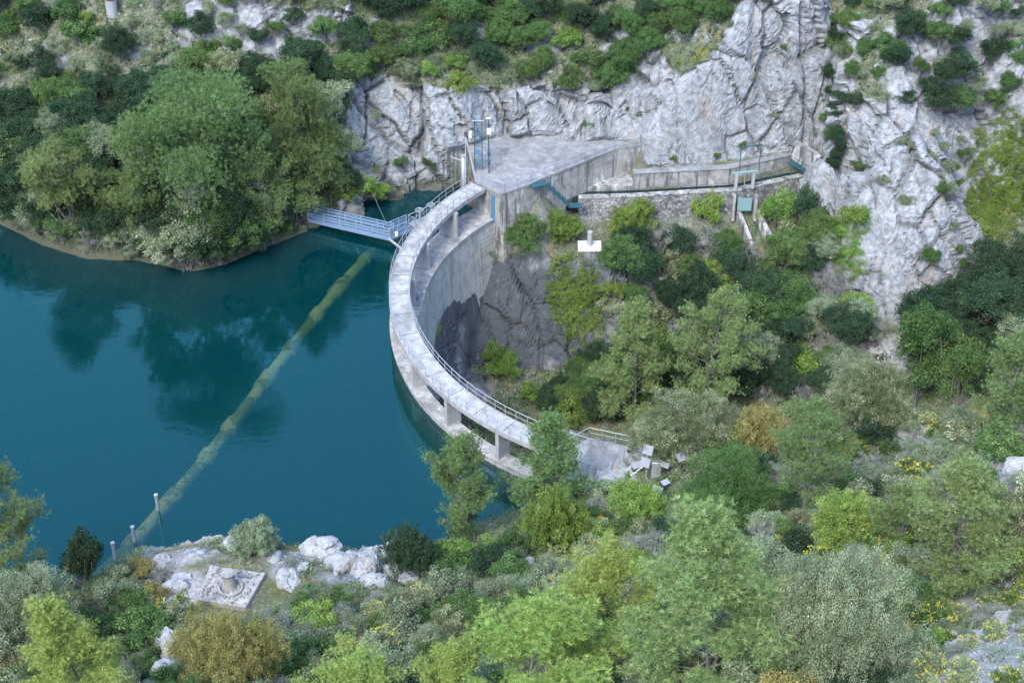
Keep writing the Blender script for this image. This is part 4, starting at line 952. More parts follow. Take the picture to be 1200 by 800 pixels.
def reg(kind, mw, leaf, matkeys, wm=None, extra=None):
    wme = mw.mesh(kind + '_wood', wm or M_bark, True)
    V_, F_, T_ = leaf; base = None
    for mk_ in matkeys:
        if base is None: base = np_mesh(kind + '_leaves', V_, F_, LM[mk_], {'tone': T_}); lm = base
        else: lm = base.copy(); lm.materials.clear(); lm.materials.append(LM[mk_])
        hh = float(np.percentile(V_[:, 2], 99)); rr_ = float(np.percentile(np.hypot(V_[:, 0], V_[:, 1]), 96))
        PROTO.setdefault((kind, mk_), []).append((wme, lm, hh, rr_, extra))
for h_, r_, cb_, nb_, ro_, tf_ in ((11, 3.8, .18, 46, .8, 8200), (10, 3.3, .12, 46, 2, 7600), (12, 3.5, .2, 50, .9, 8200)):
    mw, lf = pine_proto(h_, r_, cb_, nb_, ro_, tf_); reg('pine', mw, lf, ['pine', 'pineb', 'pinep'])
for h_, r_ in ((9, 3.2), (8, 3.4)):
    mw, lf = pine_proto(h_, r_, .08, 50, 1.0, 7600, .8, 0, .4); reg('featherpine', mw, lf, ['pine', 'pineb', 'pinep'])
mw, lf = lobed(18, 6.8, 15, 8500, TUFT, .33, .2, 1.25, 1, .35); reg('bigpine', mw, lf, ['pine'])
for i in range(2):
    mw, lf = lobed(9, 3.6, 14, 3600, TUFT, .15, .10, 1.25, 1, .5); reg('roundpine', mw, lf, ['pine', 'pinep'])
for i in range(3):
    mw, lf = lobed(6.5, 3.2, 15 + i * 3, 430, BIGCL, .25, .16, 1.15); reg('tree', mw, lf, ['dark', 'green', 'grey', 'cream', 'bright'])
for i in range(4):
    mw, lf = lobed(1.7, 1.35, 9 + i * 2, 120, CLUMP, .1, .05, .85, 3); reg('shrub', mw, lf, ['dark', 'green', 'grey', 'ochre', 'cream', 'bright', 'silver'])
for i in range(3):
    mw, lf = lobed(3.4, 3.0, 17 + i * 3, 560, CLUMP, .08, .09, 1.0, 4); reg('dome', mw, lf, ['dark', 'green', 'grey', 'ochre', 'cream', 'bright'])
for i in range(2):
    mw, lf = lobed(1.4, 1.3, 12, 150, FINE, .1, .04, .9, 3); reg('heath', mw, lf, ['grey', 'silver', 'green'])
for i in range(3): mw, lf = bare_proto(2.2, 1.3); reg('bare', mw, lf, ['silver'], M_twig)
for i in range(2):
    mw, lf = lobed(3.4, 3.0, 30, 2300, FINE, .08, .09, .75, 4); reg('bigdome', mw, lf, ['green', 'grey', 'ochre', 'cream'])
Pp = lobed(6.5, 1.7, 12, 240, CLUMP, .12, .08, 1.2); reg('poplar', Pp[0], Pp[1], ['green', 'bright'])
# little yellow flower heads for the flowering shrubs
fpos = []
for k in range(70): az = rng.uniform(0, 2 * PI); r_ = 1.25 * math.sqrt(rng.uniform()); fpos.append((r_ * math.cos(az), r_ * math.sin(az), (1.5 - .55 * (r_ / 1.25) ** 2) * rng.uniform(.8, 1.1)))
fv, ff, ft = scatter(FLOW, np.array(fpos), rng.uniform(.5, 1.0, 70), rng.uniform(.2, 1, 70)); ME_fl = np_mesh('flowers', fv, ff, M_yellow, {'tone': ft})

plants = []   # (kind, root, base position, height, radius)
def put(kind, mk_, pos, h, label=None, name='shrub', cat='shrub', group=None, wide=1.0, flowers=False, var=None, lean=None, rz=None):
    lst = PROTO[(kind, mk_)]; wme, lm, hh, rr_, _ = lst[rng.integers(len(lst)) if var is None else var % len(lst)]
    s_ = h / hh; root = thing(name, pos, label or '', cat, group, rng.uniform(0, 2 * PI) if rz is None else rz)
    root.scale = (s_ * wide, s_ * wide, s_); root.rotation_euler.x = rng.normal() * .05 if lean is None else lean[0]; root.rotation_euler.y = rng.normal() * .05 if lean is None else lean[1]
    tree = cat == 'tree'
    link('trunk' if tree else 'stems', wme, root); link('crown' if tree else 'foliage', lm, root)
    if flowers:
        fo = link('flowers', ME_fl, root); fo.scale = (hh / 1.5,) * 3
    plants.append(dict(o=root, p=pos, h=h, r=rr_ * s_ * wide, label=label, mk=mk_, kind=kind, fl=flowers, name=name)); return root
def base(px, py, dz=-.1): q = P(px, py); return (q[0], q[1], float(zat(q[0], q[1])) + dz)
def hgt(px, pyb, pyt, q):
    """height of an upright plant that stands at q and reaches up to pyt"""
    lo, hi = .2, 30
    for _ in range(30):
        mid = (lo + hi) / 2
        if project((q[0], q[1], q[2] + mid))[1] > pyt: lo = mid
        else: hi = mid
    return lo
def plant(kind, mk_, px, pyb, pyt, width, label, name, cat, **kw):
    q = base(px, pyb); h = hgt(px, pyb, pyt, q); lst = PROTO[(kind, mk_)]; var = kw.pop('var', 0)
    wme, lm, hh, rr_, _ = lst[var % len(lst)]
    dep = q[1] * _c - (q[2] - CAM_H) * _s; wr_ = width / FPX * dep / 2
    wide = wr_ / (rr_ * h / hh); return put(kind, mk_, q, h, label, name, cat, wide=float(np.clip(wide, .5, 2.0)), var=var, **kw)
PG = 'pine trees round the reservoir'
HAND = [
 ('bigpine', 'pine', 232, 300, 88, 150, 'tallest broad pine on the wooded shore, its bare grey trunk above the lake', 'pine_tree', 'tree'),
 ('roundpine', 'pine', 372, 245, 98, 80, 'pine with a narrow crown on the wooded shore beside the pale cliff', 'pine_tree', 'tree'),
 ('roundpine', 'pine', 388, 244, 160, 50, 'short pine leaning over the shore end of the blue footbridge', 'pine_tree', 'tree'),
 ('featherpine', 'pine', 178, 300, 142, 70, 'narrow grey green pine on the shore just lakeward of the tallest broad pine', 'pine_tree', 'tree'),
 ('featherpine', 'pine', 318, 285, 150, 70, 'shore pine between the tallest broad pine and the narrow crowned pine', 'pine_tree', 'tree'),
 ('roundpine', 'pinep', 90, 285, 165, 80, 'dull green pine on the wooded shore, standing low beside the tallest broad pine', 'pine_tree', 'tree'),
 ('pine', 'pine', 640, 612, 485, 92, 'slender pine hiding the near end of the walkway', 'pine_tree', 'tree'),
 ('featherpine', 'pine', 548, 632, 520, 82, 'loose pine at the water edge in front of the dam crest', 'pine_tree', 'tree'),
 ('pine', 'pinep', 12, 712, 545, 120, 'airy pine against the lake above the bank bushes, cut by the frame edge', 'pine_tree', 'tree'),
 ('pine', 'pineb', 112, 850, 708, 125, 'bright yellow green young pine on the near bank below the survey slab', 'pine_tree', 'tree'),
 ('featherpine', 'pineb', 690, 790, 640, 130, 'pale lime green pine with visible grey branches between two larger pines', 'pine_tree', 'tree'),
 ('pine', 'pinep', 829, 812, 600, 190, 'large full pine on the near slope, biggest crown at the bottom of the view', 'pine_tree', 'tree'),
 ('featherpine', 'pineb', 628, 850, 718, 190, 'wide yellow tipped pine crown cut by the bottom of the view', 'pine_tree', 'tree'),
 ('pine', 'pinep', 945, 605, 478, 100, 'thin blue green pine on the slope below the ochre bushes', 'pine_tree', 'tree'),
 ('featherpine', 'pinep', 1118, 700, 548, 125, 'feathery pale green pine standing above the yellow flowers by the gravel', 'pine_tree', 'tree'),
 ('featherpine', 'pinep', 1168, 515, 392, 100, 'spreading pine with a forked grey trunk at the edge of the shaded valley', 'pine_tree', 'tree'),
 ('pine', 'pinep', 742, 500, 358, 92, 'pale pine growing out of the gorge, the one closer to the walkway', 'pine_tree', 'tree'),
 ('pine', 'pinep', 818, 505, 342, 100, 'pale pine growing out of the gorge, the one farther from the walkway', 'pine_tree', 'tree'),
 ('featherpine', 'pine', 1050, 650, 570, 70, 'small sparse pine between the feathery pine and the blue green pine', 'pine_tree', 'tree'),
 ('featherpine', 'pineb', 410, 840, 775, 110, 'low lime green pine top at the bottom edge under the rounded boulders', 'pine_tree', 'tree'),
 ('featherpine', 'pineb', 540, 850, 760, 90, 'yellow green pine sapling at the bottom edge between two wider pines', 'pine_tree', 'tree'),
 ('poplar', 'green', 1072, 480, 366, 55, 'narrow leafy green tree beside the bare earth gully', 'leafy_tree', 'tree'),
 ('poplar', 'green', 1118, 490, 408, 42, 'smaller leafy green tree with bare stems beside the narrow gully tree', 'leafy_tree', 'tree'),
 ('dome', 'bright', 655, 652, 585, 70, 'bright fresh green bush on the near slope below the walkway pine', 'shrub', 'shrub'),
 ('dome', 'bright', 660, 282, 248, 46, 'round bright green bush at the foot of the teal stair', 'shrub', 'shrub'),
 ('dome', 'green', 618, 288, 256, 50, 'green bush against the stained abutment wall near the dark cliff', 'shrub', 'shrub'),
 ('dome', 'bright', 741, 278, 236, 54, 'spreading yellow green bush before the stone canal wall', 'shrub', 'shrub'),
 ('shrub', 'bright', 832, 262, 228, 40, 'yellow green bush before the canal wall close to the sluice', 'shrub', 'shrub'),
 ('shrub', 'bright', 910, 268, 222, 44, 'light green bush on the sluice side facing the rock buttress', 'shrub', 'shrub'),
 ('shrub', 'dark', 950, 265, 225, 50, 'dark bush tucked between canal end and rock buttress', 'shrub', 'shrub'),
 ('bigdome', 'cream', 800, 531, 478, 120, 'wide dark bush with cream tips behind the solar mast', 'shrub', 'shrub'),
 ('bigdome', 'cream', 1010, 500, 438, 100, 'big dome of cream tipped foliage below the bare earth gully', 'shrub', 'shrub'),
 ('dome', 'ochre', 893, 530, 488, 60, 'orange brown bush on the ridge above the gorge', 'shrub', 'shrub'),
 ('bigdome', 'ochre', 275, 812, 735, 120, 'large ochre yellow bush below the survey slab', 'shrub', 'shrub'),
 ('bigdome', 'grey', 975, 800, 665, 150, 'massive grey green evergreen bush beside the largest near pine', 'evergreen_tree', 'tree'),
 ('shrub', 'bright', 1048, 740, 705, 52, 'glossy bright green bush among the yellow flowers', 'shrub', 'shrub'),
 ('shrub', 'bright', 1088, 765, 738, 40, 'small bright green bush downhill of the glossy one by the yellow flowers', 'shrub', 'shrub'),
 ('tree', 'dark', 98, 702, 635, 42, 'dark upright bush at the lake edge by the airy pine', 'evergreen_tree', 'tree'),
 ('bigdome', 'grey', 40, 775, 690, 130, 'broad grey green bush under the airy pine at the near bank', 'evergreen_tree', 'tree'),
 ('dome', 'bright', 745, 605, 572, 70, 'spreading fresh green bush under the floodlights', 'shrub', 'shrub'),
 ('bigdome', 'green', 850, 600, 545, 110, 'low wide green bush with rusty tips beside the boxy floodlight', 'shrub', 'shrub'),
 ('dome', 'grey', 300, 648, 615, 60, 'grey green bush on the bank between survey slab and lake', 'shrub', 'shrub'),
 ('shrub', 'grey', 1000, 600, 570, 60, 'olive grey bush beside the thin blue green pine', 'shrub', 'shrub'),
 ('dome', 'bright', 990, 640, 590, 90, 'fresh green bush in front of the small sparse pine', 'shrub', 'shrub'),
 ('dome', 'dark', 482, 676, 625, 64, 'dark evergreen bush at the water edge beside the rounded boulders', 'shrub', 'shrub'),
 ('dome', 'cream', 1185, 680, 590, 60, 'tall grey bush beside the feathery pine at the frame edge', 'shrub', 'shrub'),
 ('shrub', 'bright', 1195, 690, 640, 40, 'bright green bush with yellow flowers at the frame edge', 'shrub', 'shrub'),
 ('dome', 'dark', 50, 210, 160, 80, 'blue green evergreen clump on the hillside below the white rock', 'shrub', 'shrub'),
]
for e_ in HAND:
    kw = {}
    if 'pine' in e_[0]: kw['group'] = PG
    kw['var'] = int(e_[2]) % 3 if e_[0] in ('pine', 'tree', 'dome') else int(e_[2]) % 4
    plant(*e_, **kw)
# the tall dark trees of the wooded shore, valley and gorge, and the shrubs: scattered by zone, each on its own ground
def inpoly(x, y, poly):
    c = False; n = len(poly)
    for i in range(n):
        x0, y0 = poly[i]; x1, y1 = poly[(i + 1) % n]
        if (y0 > y) != (y1 > y) and x < (x1 - x0) * (y - y0) / (y1 - y0) + x0: c = not c
    return c
KEEP = [ [(1142, 140), (1195, 140), (1195, 285), (1142, 285)], [(0, 300), (150, 325), (225, 332), (300, 305), (440, 268), (440, 300), (300, 340), (0, 335)],  # what the photograph shows unhidden: no scattered plant may cover it
 [(455, 200), (580, 195), (600, 290), (560, 330), (520, 420), (640, 480), (625, 520), (590, 560), (520, 520), (455, 400)],
 [(540, 140), (760, 150), (760, 200), (1000, 180), (985, 245), (800, 265), (690, 262), (670, 250), (600, 262), (540, 240)],
 [(355, 235), (480, 240), (480, 290), (355, 285)], [(674, 268), (708, 268), (708, 300), (674, 300)], [(664, 500), (735, 500), (740, 560), (664, 565)],
 [(730, 505), (815, 530), (815, 592), (735, 592)], [(228, 655), (318, 655), (312, 716), (228, 716)], [(355, 618), (462, 618), (462, 690), (355, 690)],
 [(0, 330), (200, 335), (440, 290), (460, 420), (530, 540), (590, 590), (450, 640), (340, 625), (150, 600), (60, 680), (0, 540)],
 [(525, 300), (700, 300), (705, 395), (660, 440), (530, 430), (515, 380)], [(120, -5), (142, -5), (142, 28), (120, 28)],
 [(1135, 772), (1205, 745), (1205, 775), (1150, 800)], [(862, 235), (912, 235), (912, 290), (870, 290)], [(415, 110), (535, 120), (535, 205), (450, 225), (415, 200)], [(760, 60), (900, 30), (985, 60), (960, 175), (760, 190)],
 [(985, 150), (1090, 150), (1125, 330), (1030, 365), (985, 300)], [(560, 120), (750, 128), (750, 160), (560, 160)]]
def free(q, h, r):
    for fz, fr in ((0, 0), (.5, 0), (.95, 0), (.5, -.8), (.5, .8)):
        u, v = project((q[0] + fr * r, q[1], q[2] + fz * h))
        for pg in KEEP:
            if inpoly(u, v, pg): return False
    return True
taken = [(p['p'], max(p['r'] * .8, .8)) for p in plants]
LOOK = {'dark': 'dark green', 'green': 'mid green', 'grey': 'grey green', 'ochre': 'ochre brown', 'cream': 'pale tipped', 'bright': 'fresh bright green', 'silver': 'silvery grey', 'pine': 'olive green', 'pinep': 'pale green', 'pineb': 'yellow green'}
def zone(poly, spacing, n, mixk, hr, group, tries=14, slope_ok=True, maxrock=2.0):
    xs = [p[0] for p in poly]; ys_ = [p[1] for p in poly]; made = 0
    ks = [m[0] for m in mixk]; wts = np.array([m[1] for m in mixk], float); wts /= wts.sum()
    for _ in range(n * tries):
        if made >= n: break
        px, py = rng.uniform(min(xs), max(xs)), rng.uniform(min(ys_), max(ys_))
        if not inpoly(px, py, poly): continue
        q = base(px, py, -.15)
        if q[2] < .1 and q[0] < 8 and np.hypot(q[0] - CX, q[1] - CY) > 25: continue
        k, mk_ = ks[rng.choice(len(ks), p=wts)]
        h = rng.uniform(*hr.get(k, (1, 2))); r = h * (.5 if k in ('tree', 'pine', 'poplar') else .75)
        ok = True
        for (tp_, tr_) in taken:
            d2 = (tp_[0] - q[0]) ** 2 + (tp_[1] - q[1]) ** 2 + (tp_[2] - q[2]) ** 2
            if d2 < (spacing * .5 + min(tr_, spacing) * .5) ** 2: ok = False; break
        if not ok or not free(q, h, r): continue
        fl = k == 'flower'; kk = 'shrub' if fl else k
        tree = kk in ('tree', 'pine', 'poplar', 'featherpine', 'roundpine')
        nm = {'tree': 'evergreen_tree', 'pine': 'pine_tree', 'featherpine': 'pine_tree', 'roundpine': 'pine_tree', 'heath': 'heath_shrub', 'poplar': 'leafy_tree', 'bare': 'bare_shrub'}.get(kk, 'flowering_shrub' if fl else ('evergreen_shrub' if mk_ in ('dark', 'cream') else 'shrub'))
        put(kk, mk_, q, h, None, nm, 'tree' if tree else 'shrub', group, wide=rng.uniform(.85, 1.25), flowers=fl); taken.append((q, r)); made += 1
    return made
cnt = []
cnt.append(zone([(0, 150), (120, 120), (250, 95), (420, 100), (412, 235), (360, 262), (225, 312), (100, 298), (0, 256)], 2.3, 165, [(('tree', 'dark'), 7), (('tree', 'green'), 1.4), (('tree', 'grey'), 2.2), (('roundpine', 'pine'), .6), (('tree', 'cream'), .4)], {'tree': (3.0, 5.6), 'roundpine': (5, 7.5)}, 'trees of the wooded shore'))
cnt.append(zone([(40, 262), (120, 285), (230, 300), (320, 275), (360, 262), (340, 290), (262, 312), (225, 319), (100, 305), (30, 285)], 1.3, 55, [(('bare', 'silver'), 5), (('heath', 'grey'), 2), (('shrub', 'green'), 1.5)], {'bare': (1.8, 3.2), 'heath': (1.2, 2), 'shrub': (1, 1.8)}, 'scrub along the wooded shore'))
cnt.append(zone([(-10, -5), (460, -5), (430, 95), (280, 100), (120, 140), (-10, 160)], 2.9, 84, [(('shrub', 'dark'), 3), (('shrub', 'green'), 3), (('heath', 'grey'), 4), (('shrub', 'bright'), .8), (('bare', 'silver'), 2), (('tree', 'dark'), 1.0)], {'shrub': (1.3, 2.6), 'heath': (1.0, 1.7), 'bare': (1.2, 2), 'tree': (3, 4.5)}, 'shrubs on the far hillside'))
cnt.append(zone([(405, -5), (870, -5), (830, 60), (780, 100), (700, 112), (540, 108), (440, 95), (400, 90)], 2.7, 95, [(('tree', 'green'), 3.5), (('tree', 'dark'), 2.5), (('shrub', 'green'), 2), (('shrub', 'bright'), 1.2), (('heath', 'grey'), 1.5), (('tree', 'cream'), .5)], {'shrub': (1.3, 2.6), 'heath': (1.0, 1.6), 'tree': (2.4, 4.2)}, 'bushes on top of the cliff'))
cnt.append(zone([(700, 300), (790, 262), (985, 262), (985, 340), (1040, 385), (985, 470), (860, 478), (720, 470), (690, 400)], 1.9, 120, [(('tree', 'dark'), 3.0), (('tree', 'green'), 3), (('shrub', 'bright'), 1.5), (('bare', 'silver'), 1.2), (('tree', 'grey'), .4), (('shrub', 'cream'), .8)], {'shrub': (1.5, 3), 'tree': (2.8, 5), 'bare': (2, 3.4)}, 'bushes filling the gorge slope'))
cnt.append(zone([(545, 440), (640, 430), (700, 420), (760, 470), (740, 500), (640, 495), (600, 470)], 1.6, 46, [(('tree', 'green'), 4), (('tree', 'dark'), 3), (('shrub', 'bright'), 1)], {'shrub': (1.5, 3), 'tree': (2.4, 4)}, 'bushes on the gorge floor'))
cnt.append(zone([(1140, 165), (1215, 150), (1215, 470), (1080, 470), (1060, 400), (1120, 370), (1150, 300)], 2.7, 46, [(('tree', 'dark'), 6), (('tree', 'green'), 3), (('tree', 'grey'), 1.2)], {'tree': (4, 7.5)}, 'trees of the shaded valley'))
cnt.append(zone([(985, -5), (1205, -5), (1205, 120), (1130, 140), (1060, 130), (985, 130), (970, 60)], 2.5, 42, [(('shrub', 'dark'), 3), (('shrub', 'green'), 2), (('heath', 'grey'), 3), (('tree', 'grey'), 1), (('tree', 'dark'), 1)], {'shrub': (1.2, 2.4), 'heath': (1, 1.6), 'tree': (2.6, 4)}, 'shrubs on the buttress top'))
cnt.append(zone([(-10, 720), (170, 660), (240, 720), (330, 660), (470, 680), (560, 640), (690, 600), (760, 545), (1000, 480), (1215, 495), (1215, 640), (1120, 720), (1060, 830), (-10, 830)], 1.85, 430, [(('shrub', 'green'), 4), (('heath', 'grey'), 6), (('shrub', 'grey'), 3.5), (('shrub', 'cream'), 2), (('shrub', 'bright'), 1.5), (('heath', 'silver'), 3), (('shrub', 'ochre'), 1.0), (('shrub', 'dark'), 2), (('bare', 'silver'), 1.5), (('flower', 'green'), 1.3), (('flower', 'grey'), .8)], {'shrub': (1.2, 2.3), 'heath': (.9, 1.6), 'bare': (1.0, 1.6), 'flower': (1.0, 1.7)}, 'shrubs of the near slope'))
cnt.append(zone([(985, 640), (1215, 650), (1215, 810), (1000, 810)], 1.7, 34, [(('heath', 'silver'), 3), (('flower', 'grey'), 4), (('flower', 'green'), 2.5), (('heath', 'grey'), 3)], {'heath': (.6, 1.0), 'flower': (.7, 1.1)}, 'low flowering shrubs by the gravel'))
cnt.append(zone([(430, 175), (540, 160), (540, 210), (450, 228), (420, 240)], 2.0, 8, [(('heath', 'grey'), 3), (('shrub', 'green'), 2)], {'heath': (.7, 1.1), 'shrub': (.8, 1.3)}, 'shrubs on the inlet cliff'))
cnt.append(zone([(985, 150), (1130, 150), (1130, 350), (985, 330)], 2.4, 22, [(('heath', 'grey'), 3), (('shrub', 'green'), 2)], {'heath': (.6, 1.1), 'shrub': (.7, 1.2)}, 'shrubs on the rock buttress'))
for k in range(46):          # what hangs over the waterline of the wooded shore
    t = (k + rng.uniform(.1, .9)) / 46 * 9; i = int(t); u_ = t - i; a_, b_ = shore[1 + i], shore[2 + i] if 2 + i < len(shore) else shore[1 + i]
    x_, y_ = a_[0] * (1 - u_) + b_[0] * u_, a_[1] * (1 - u_) + b_[1] * u_ + rng.uniform(1.2, 2.4)
    kk, mk_ = [('tree', 'dark'), ('bare', 'silver'), ('dome', 'grey'), ('tree', 'grey'), ('dome', 'green'), ('dome', 'dark'), ('bare', 'silver')][int(rng.integers(7))]
    h_ = rng.uniform(2.2, 4.4); q = (x_, y_, float(zat(x_, y_)) - .1)
    if not free(q, h_, h_ * .4) or x_ > -24.5: continue
    nm = 'evergreen_tree' if kk == 'tree' else ('bare_shrub' if kk == 'bare' else 'evergreen_shrub'); put(kk, mk_, q, h_, None, nm, 'tree' if kk == 'tree' else 'shrub', 'bushes over the wooded waterline', wide=rng.uniform(.9, 1.4), lean=(.12, rng.normal() * .1), rz=0.0)
for (px, py, h_, mk_) in ((225, 300, 6.5, 'grey'), (205, 290, 7, 'dark'), (250, 295, 6, 'green'), (190, 300, 5, 'grey'), (270, 290, 6, 'dark'), (972, 100, 2.4, 'dark'), (984, 128, 2.2, 'dark'), (968, 150, 2.2, 'green'), (978, 170, 2, 'dark'), (988, 80, 2.6, 'grey'), (1000, 95, 2.2, 'green'), (975, 205, 1.8, 'dark'), (980, 60, 2.4, 'dark'), (992, 40, 2.6, 'green'), (976, 118, 2, 'dark'), (984, 108, 2, 'dark'), (979, 142, 2, 'dark'), (973, 166, 1.8, 'green'), (984, 182, 1.6, 'dark'), (979, 192, 1.6, 'dark')):
    q = base(px, py); put('tree', mk_, q, h_, None, 'evergreen_tree', 'tree', 'trees rooted by rock and shore', wide=.9)
print('zones', cnt, len(plants))
for (px, py, h, mk_, kk) in ((1005, 200, 1.0, 'green', 'shrub'), (1060, 240, 1.0, 'grey', 'heath'), (1085, 190, 1.3, 'grey', 'heath'), (1035, 215, .9, 'grey', 'heath'), (1000, 265, 2.2, 'bright', 'shrub'), (985, 280, 2.0, 'bright', 'shrub'), (1090, 310, 1.5, 'green', 'shrub'), (1100, 225, 1.1, 'green', 'shrub'), (1060, 175, 1.2, 'grey', 'heath'), (880, 95, .8, 'grey', 'heath'), (905, 140, .8, 'grey', 'heath'), (870, 175, .6, 'green', 'heath'), (920, 60, .7, 'green', 'shrub'), (690, 150, 1.0, 'green', 'shrub'), (470, 195, 1.2, 'green', 'shrub'), (505, 200, 1.4, 'green', 'shrub'), (440, 140, .9, 'grey', 'heath'), (625, 150, .9, 'green', 'shrub'), (735, 132, 1.1, 'green', 'shrub'), (790, 190, .7, 'green', 'shrub'), (840, 186, .6, 'green', 'shrub'), (690, 592, 1.3, 'grey', 'heath'), (712, 582, 1.2, 'green', 'shrub'), (676, 582, 1.5, 'grey', 'heath'), (700, 604, 1.4, 'silver', 'heath'), (730, 575, 1.0, 'grey', 'heath'), (664, 592, 1.5, 'green', 'shrub')):
    q = base(px, py, -.05); put(kk, mk_, q, h, None, 'shrub', 'shrub', 'shrubs rooted in the cliffs')
for (px, py, h, mk_) in ((583, 430, 2.6, 'bright'), (592, 440, 2.4, 'bright'), (575, 300, 1.6, 'green'), (425, 232, 2.2, 'bright'), (410, 236, 1.8, 'bright'), (445, 232, 1.6, 'bright'), (392, 232, 1.8, 'green')):
    q = base(px, py, -.05); put('shrub' if h < 4 else 'poplar', mk_, q, h, None, 'shrub', 'shrub', 'fresh green bushes by the dam')

# ivy and creepers hanging on the rock
def ivy(centres, n, mk_, label, name='ivy'):
    pos = []
    G = TPm.reshape(-1, 3); nn_ = TN
    for (px, py, r, w_) in centres:
        c = np.array(P(px, py)); d = np.linalg.norm((G - c) * np.array([1, 1, .8]), axis=1); ii = np.nonzero(d < r)[0]
        if not len(ii): continue
        k = rng.choice(ii, int(n * w_)); pos.append(G[k] + nn_[k] * rng.uniform(.05, .5, (len(k), 1)) + rng.normal(0, .15, (len(k), 3)))
    pos = np.concatenate(pos); g_ = vnoise(pos / .9, 9) * .5 + .5
    v, f, t = scatter(CLUMP, pos, rng.uniform(.6, 1.1, len(pos)), np.clip(.2 + .6 * g_, 0, 1), 1.4)
    c0 = pos.mean(0); v = v - c0; o = link(name, np_mesh(name, v, f, LM[mk_], {'tone': t})); o.location = c0; tag(o, label, 'ivy'); return o
ivy([(668, 330, 2.6, .3), (675, 355, 2.8, .3), (685, 385, 2.4, .2), (660, 350, 2, .1), (695, 340, 1.8, .1)], 800, 'bright', 'curtain of bright green ivy hanging down the dark gorge cliff')
ivy([(990, 285, 1.8, .4), (1003, 262, 1.3, .2), (995, 305, 1.6, .3), (985, 270, 1.2, .1)], 380, 'bright', 'bright green ivy climbing the lower side of the rock buttress')
ivy([(1165, 180, 3, .2), (1170, 215, 3.4, .3), (1165, 250, 3.2, .3), (1180, 160, 2.5, .1), (1150, 240, 2, .1)], 1500, 'bright', 'tall mass of glossy ivy beside the rock buttress near the shaded valley')
ivy([(578, 292, 1.3, .5), (566, 300, 1.0, .5)], 120, 'green', 'thin green creeper where dam and dark cliff meet')

# ------------------------------------------------------------------ boulders
def boulder_mesh(seed, flat=.7):
    import bmesh
    bm = bmesh.new(); bmesh.ops.create_icosphere(bm, subdivisions=5, radius=1); V_ = np.array([v.co[:] for v in bm.verts]); F_ = np.array([[v.index for v in f.verts] for f in bm.faces]); bm.free()
    h1_, c1_ = facets(V_ + seed * 3.1, 1.0, seed * 7, 1.0); h2_, c2_ = facets(V_ + seed * 5.3, .45, seed * 11, 1.0)
    d = 1 + .17 * h1_ + .11 * h2_ - .05 * (1 - c2_) + .10 * fbm(V_ + seed, .7, 4, seed) + .02 * fbm(V_, .12, 3, seed)
    V_ = V_ * d[:, None] * np.array([1, .85, flat]); return np_mesh('boulder', V_, F_, M_boulder, None, False)
M_boulder, _nt, _o = mat('boulder_rock'); bsdf(_nt, _o, mix(_nt, .2, rock_color(_nt), (.5, .5, .5)), .92, noise(_nt, 4, 8, .75), .12, .8, spec=.15)
BM = [boulder_mesh(s_, f_) for s_, f_ in ((1, .75), (2, .6), (3, .8), (4, .55), (5, .7))]
BL = [(377, 650, 1.55, .75, 'largest pale boulder by the water, at the lake end of its group'), (400, 662, 1.3, .7, 'pale boulder in the middle of the group by the water'), (428, 668, 1.45, .8, 'pointed pale boulder at the dam end of the group by the water'), (437, 684, 1.15, .7, 'pale rounded boulder below the pointed one by the water'), (480, 680, .85, .6, 'small grey boulder in the bushes beside the group by the water'),
 (340, 682, 1.1, .35, 'flat pale rock beside the survey slab on its dam side'), (228, 658, 1.0, .35, 'flat pale rock above the survey slab'), (205, 690, .9, .5, 'white rock between bank bushes and survey slab'), (212, 678, .7, .45, 'small white rock touching the flat rock above the slab'), (205, 712, .8, .5, 'white rock downhill of the survey slab on its lake side'), (190, 660, .8, .45, 'pale rock near the bank crest behind the marker posts'), (275, 640, .9, .5, 'pale rock at the bank crest above the survey slab'), (200, 760, 1.3, .6, 'pale rock face beside the ochre bush'), (195, 790, 1.2, .6, 'pale rock under the rock face beside the ochre bush'), (255, 735, .6, .5, 'small rock above the ochre bush'), (322, 655, .7, .45, 'pale stone beside the bank bush near the survey slab'), (352, 668, .7, .4, 'low pale stone between survey slab and boulder group'),
 (720, 552, .9, .6, 'pale rock between concrete platform and solar mast'), (742, 556, .8, .6, 'pale rock right at the foot of the solar mast'), (705, 565, 1.1, .5, 'pale rock below the concrete platform'), (695, 580, 1.0, .5, 'grey rock downhill of the concrete platform'), (728, 565, .8, .5, 'broken pale rock under the floodlight on the rocks'), (690, 610, .7, .5, 'small grey rock above the fresh green bush'), (615, 665, .8, .5, 'grey rock half hidden by heath below the walkway pine'),
 (1193, 552, 1.2, .4, 'flat white rock at the frame edge near the spreading pine'), (1105, 545, .7, .3, 'flat pale stone on the bare patch near the spreading pine'), (1050, 700, .6, .4, 'pale stone by the glossy bright green bush'), (1180, 730, .8, .45, 'pale rock on the gravel by the feathery pine'), (1150, 745, .5, .4, 'small stone on the gravel among the yellow flowers'), (415, 735, .8, .5, 'bluish grey rock below the boulder group'),
 (1005, 690, .5, .5, 'small stone uphill of the massive grey green bush'), (1125, 755, .45, .4, 'brownish stone on the gravel edge')]
for i, (px, py, r_, fl_, lab) in enumerate(BL):
    q = base(px, py, 0); o = link('boulder', BM[i % 5]); o.location = (q[0], q[1], q[2] + r_ * .12); o.scale = (r_, r_ * .9, r_ * (.55 + fl_ * .6)); o.rotation_euler = (rng.normal() * .15, rng.normal() * .15, rng.uniform(0, 6.28)); tag(o, lab, 'boulder', 'boulders on the near bank')

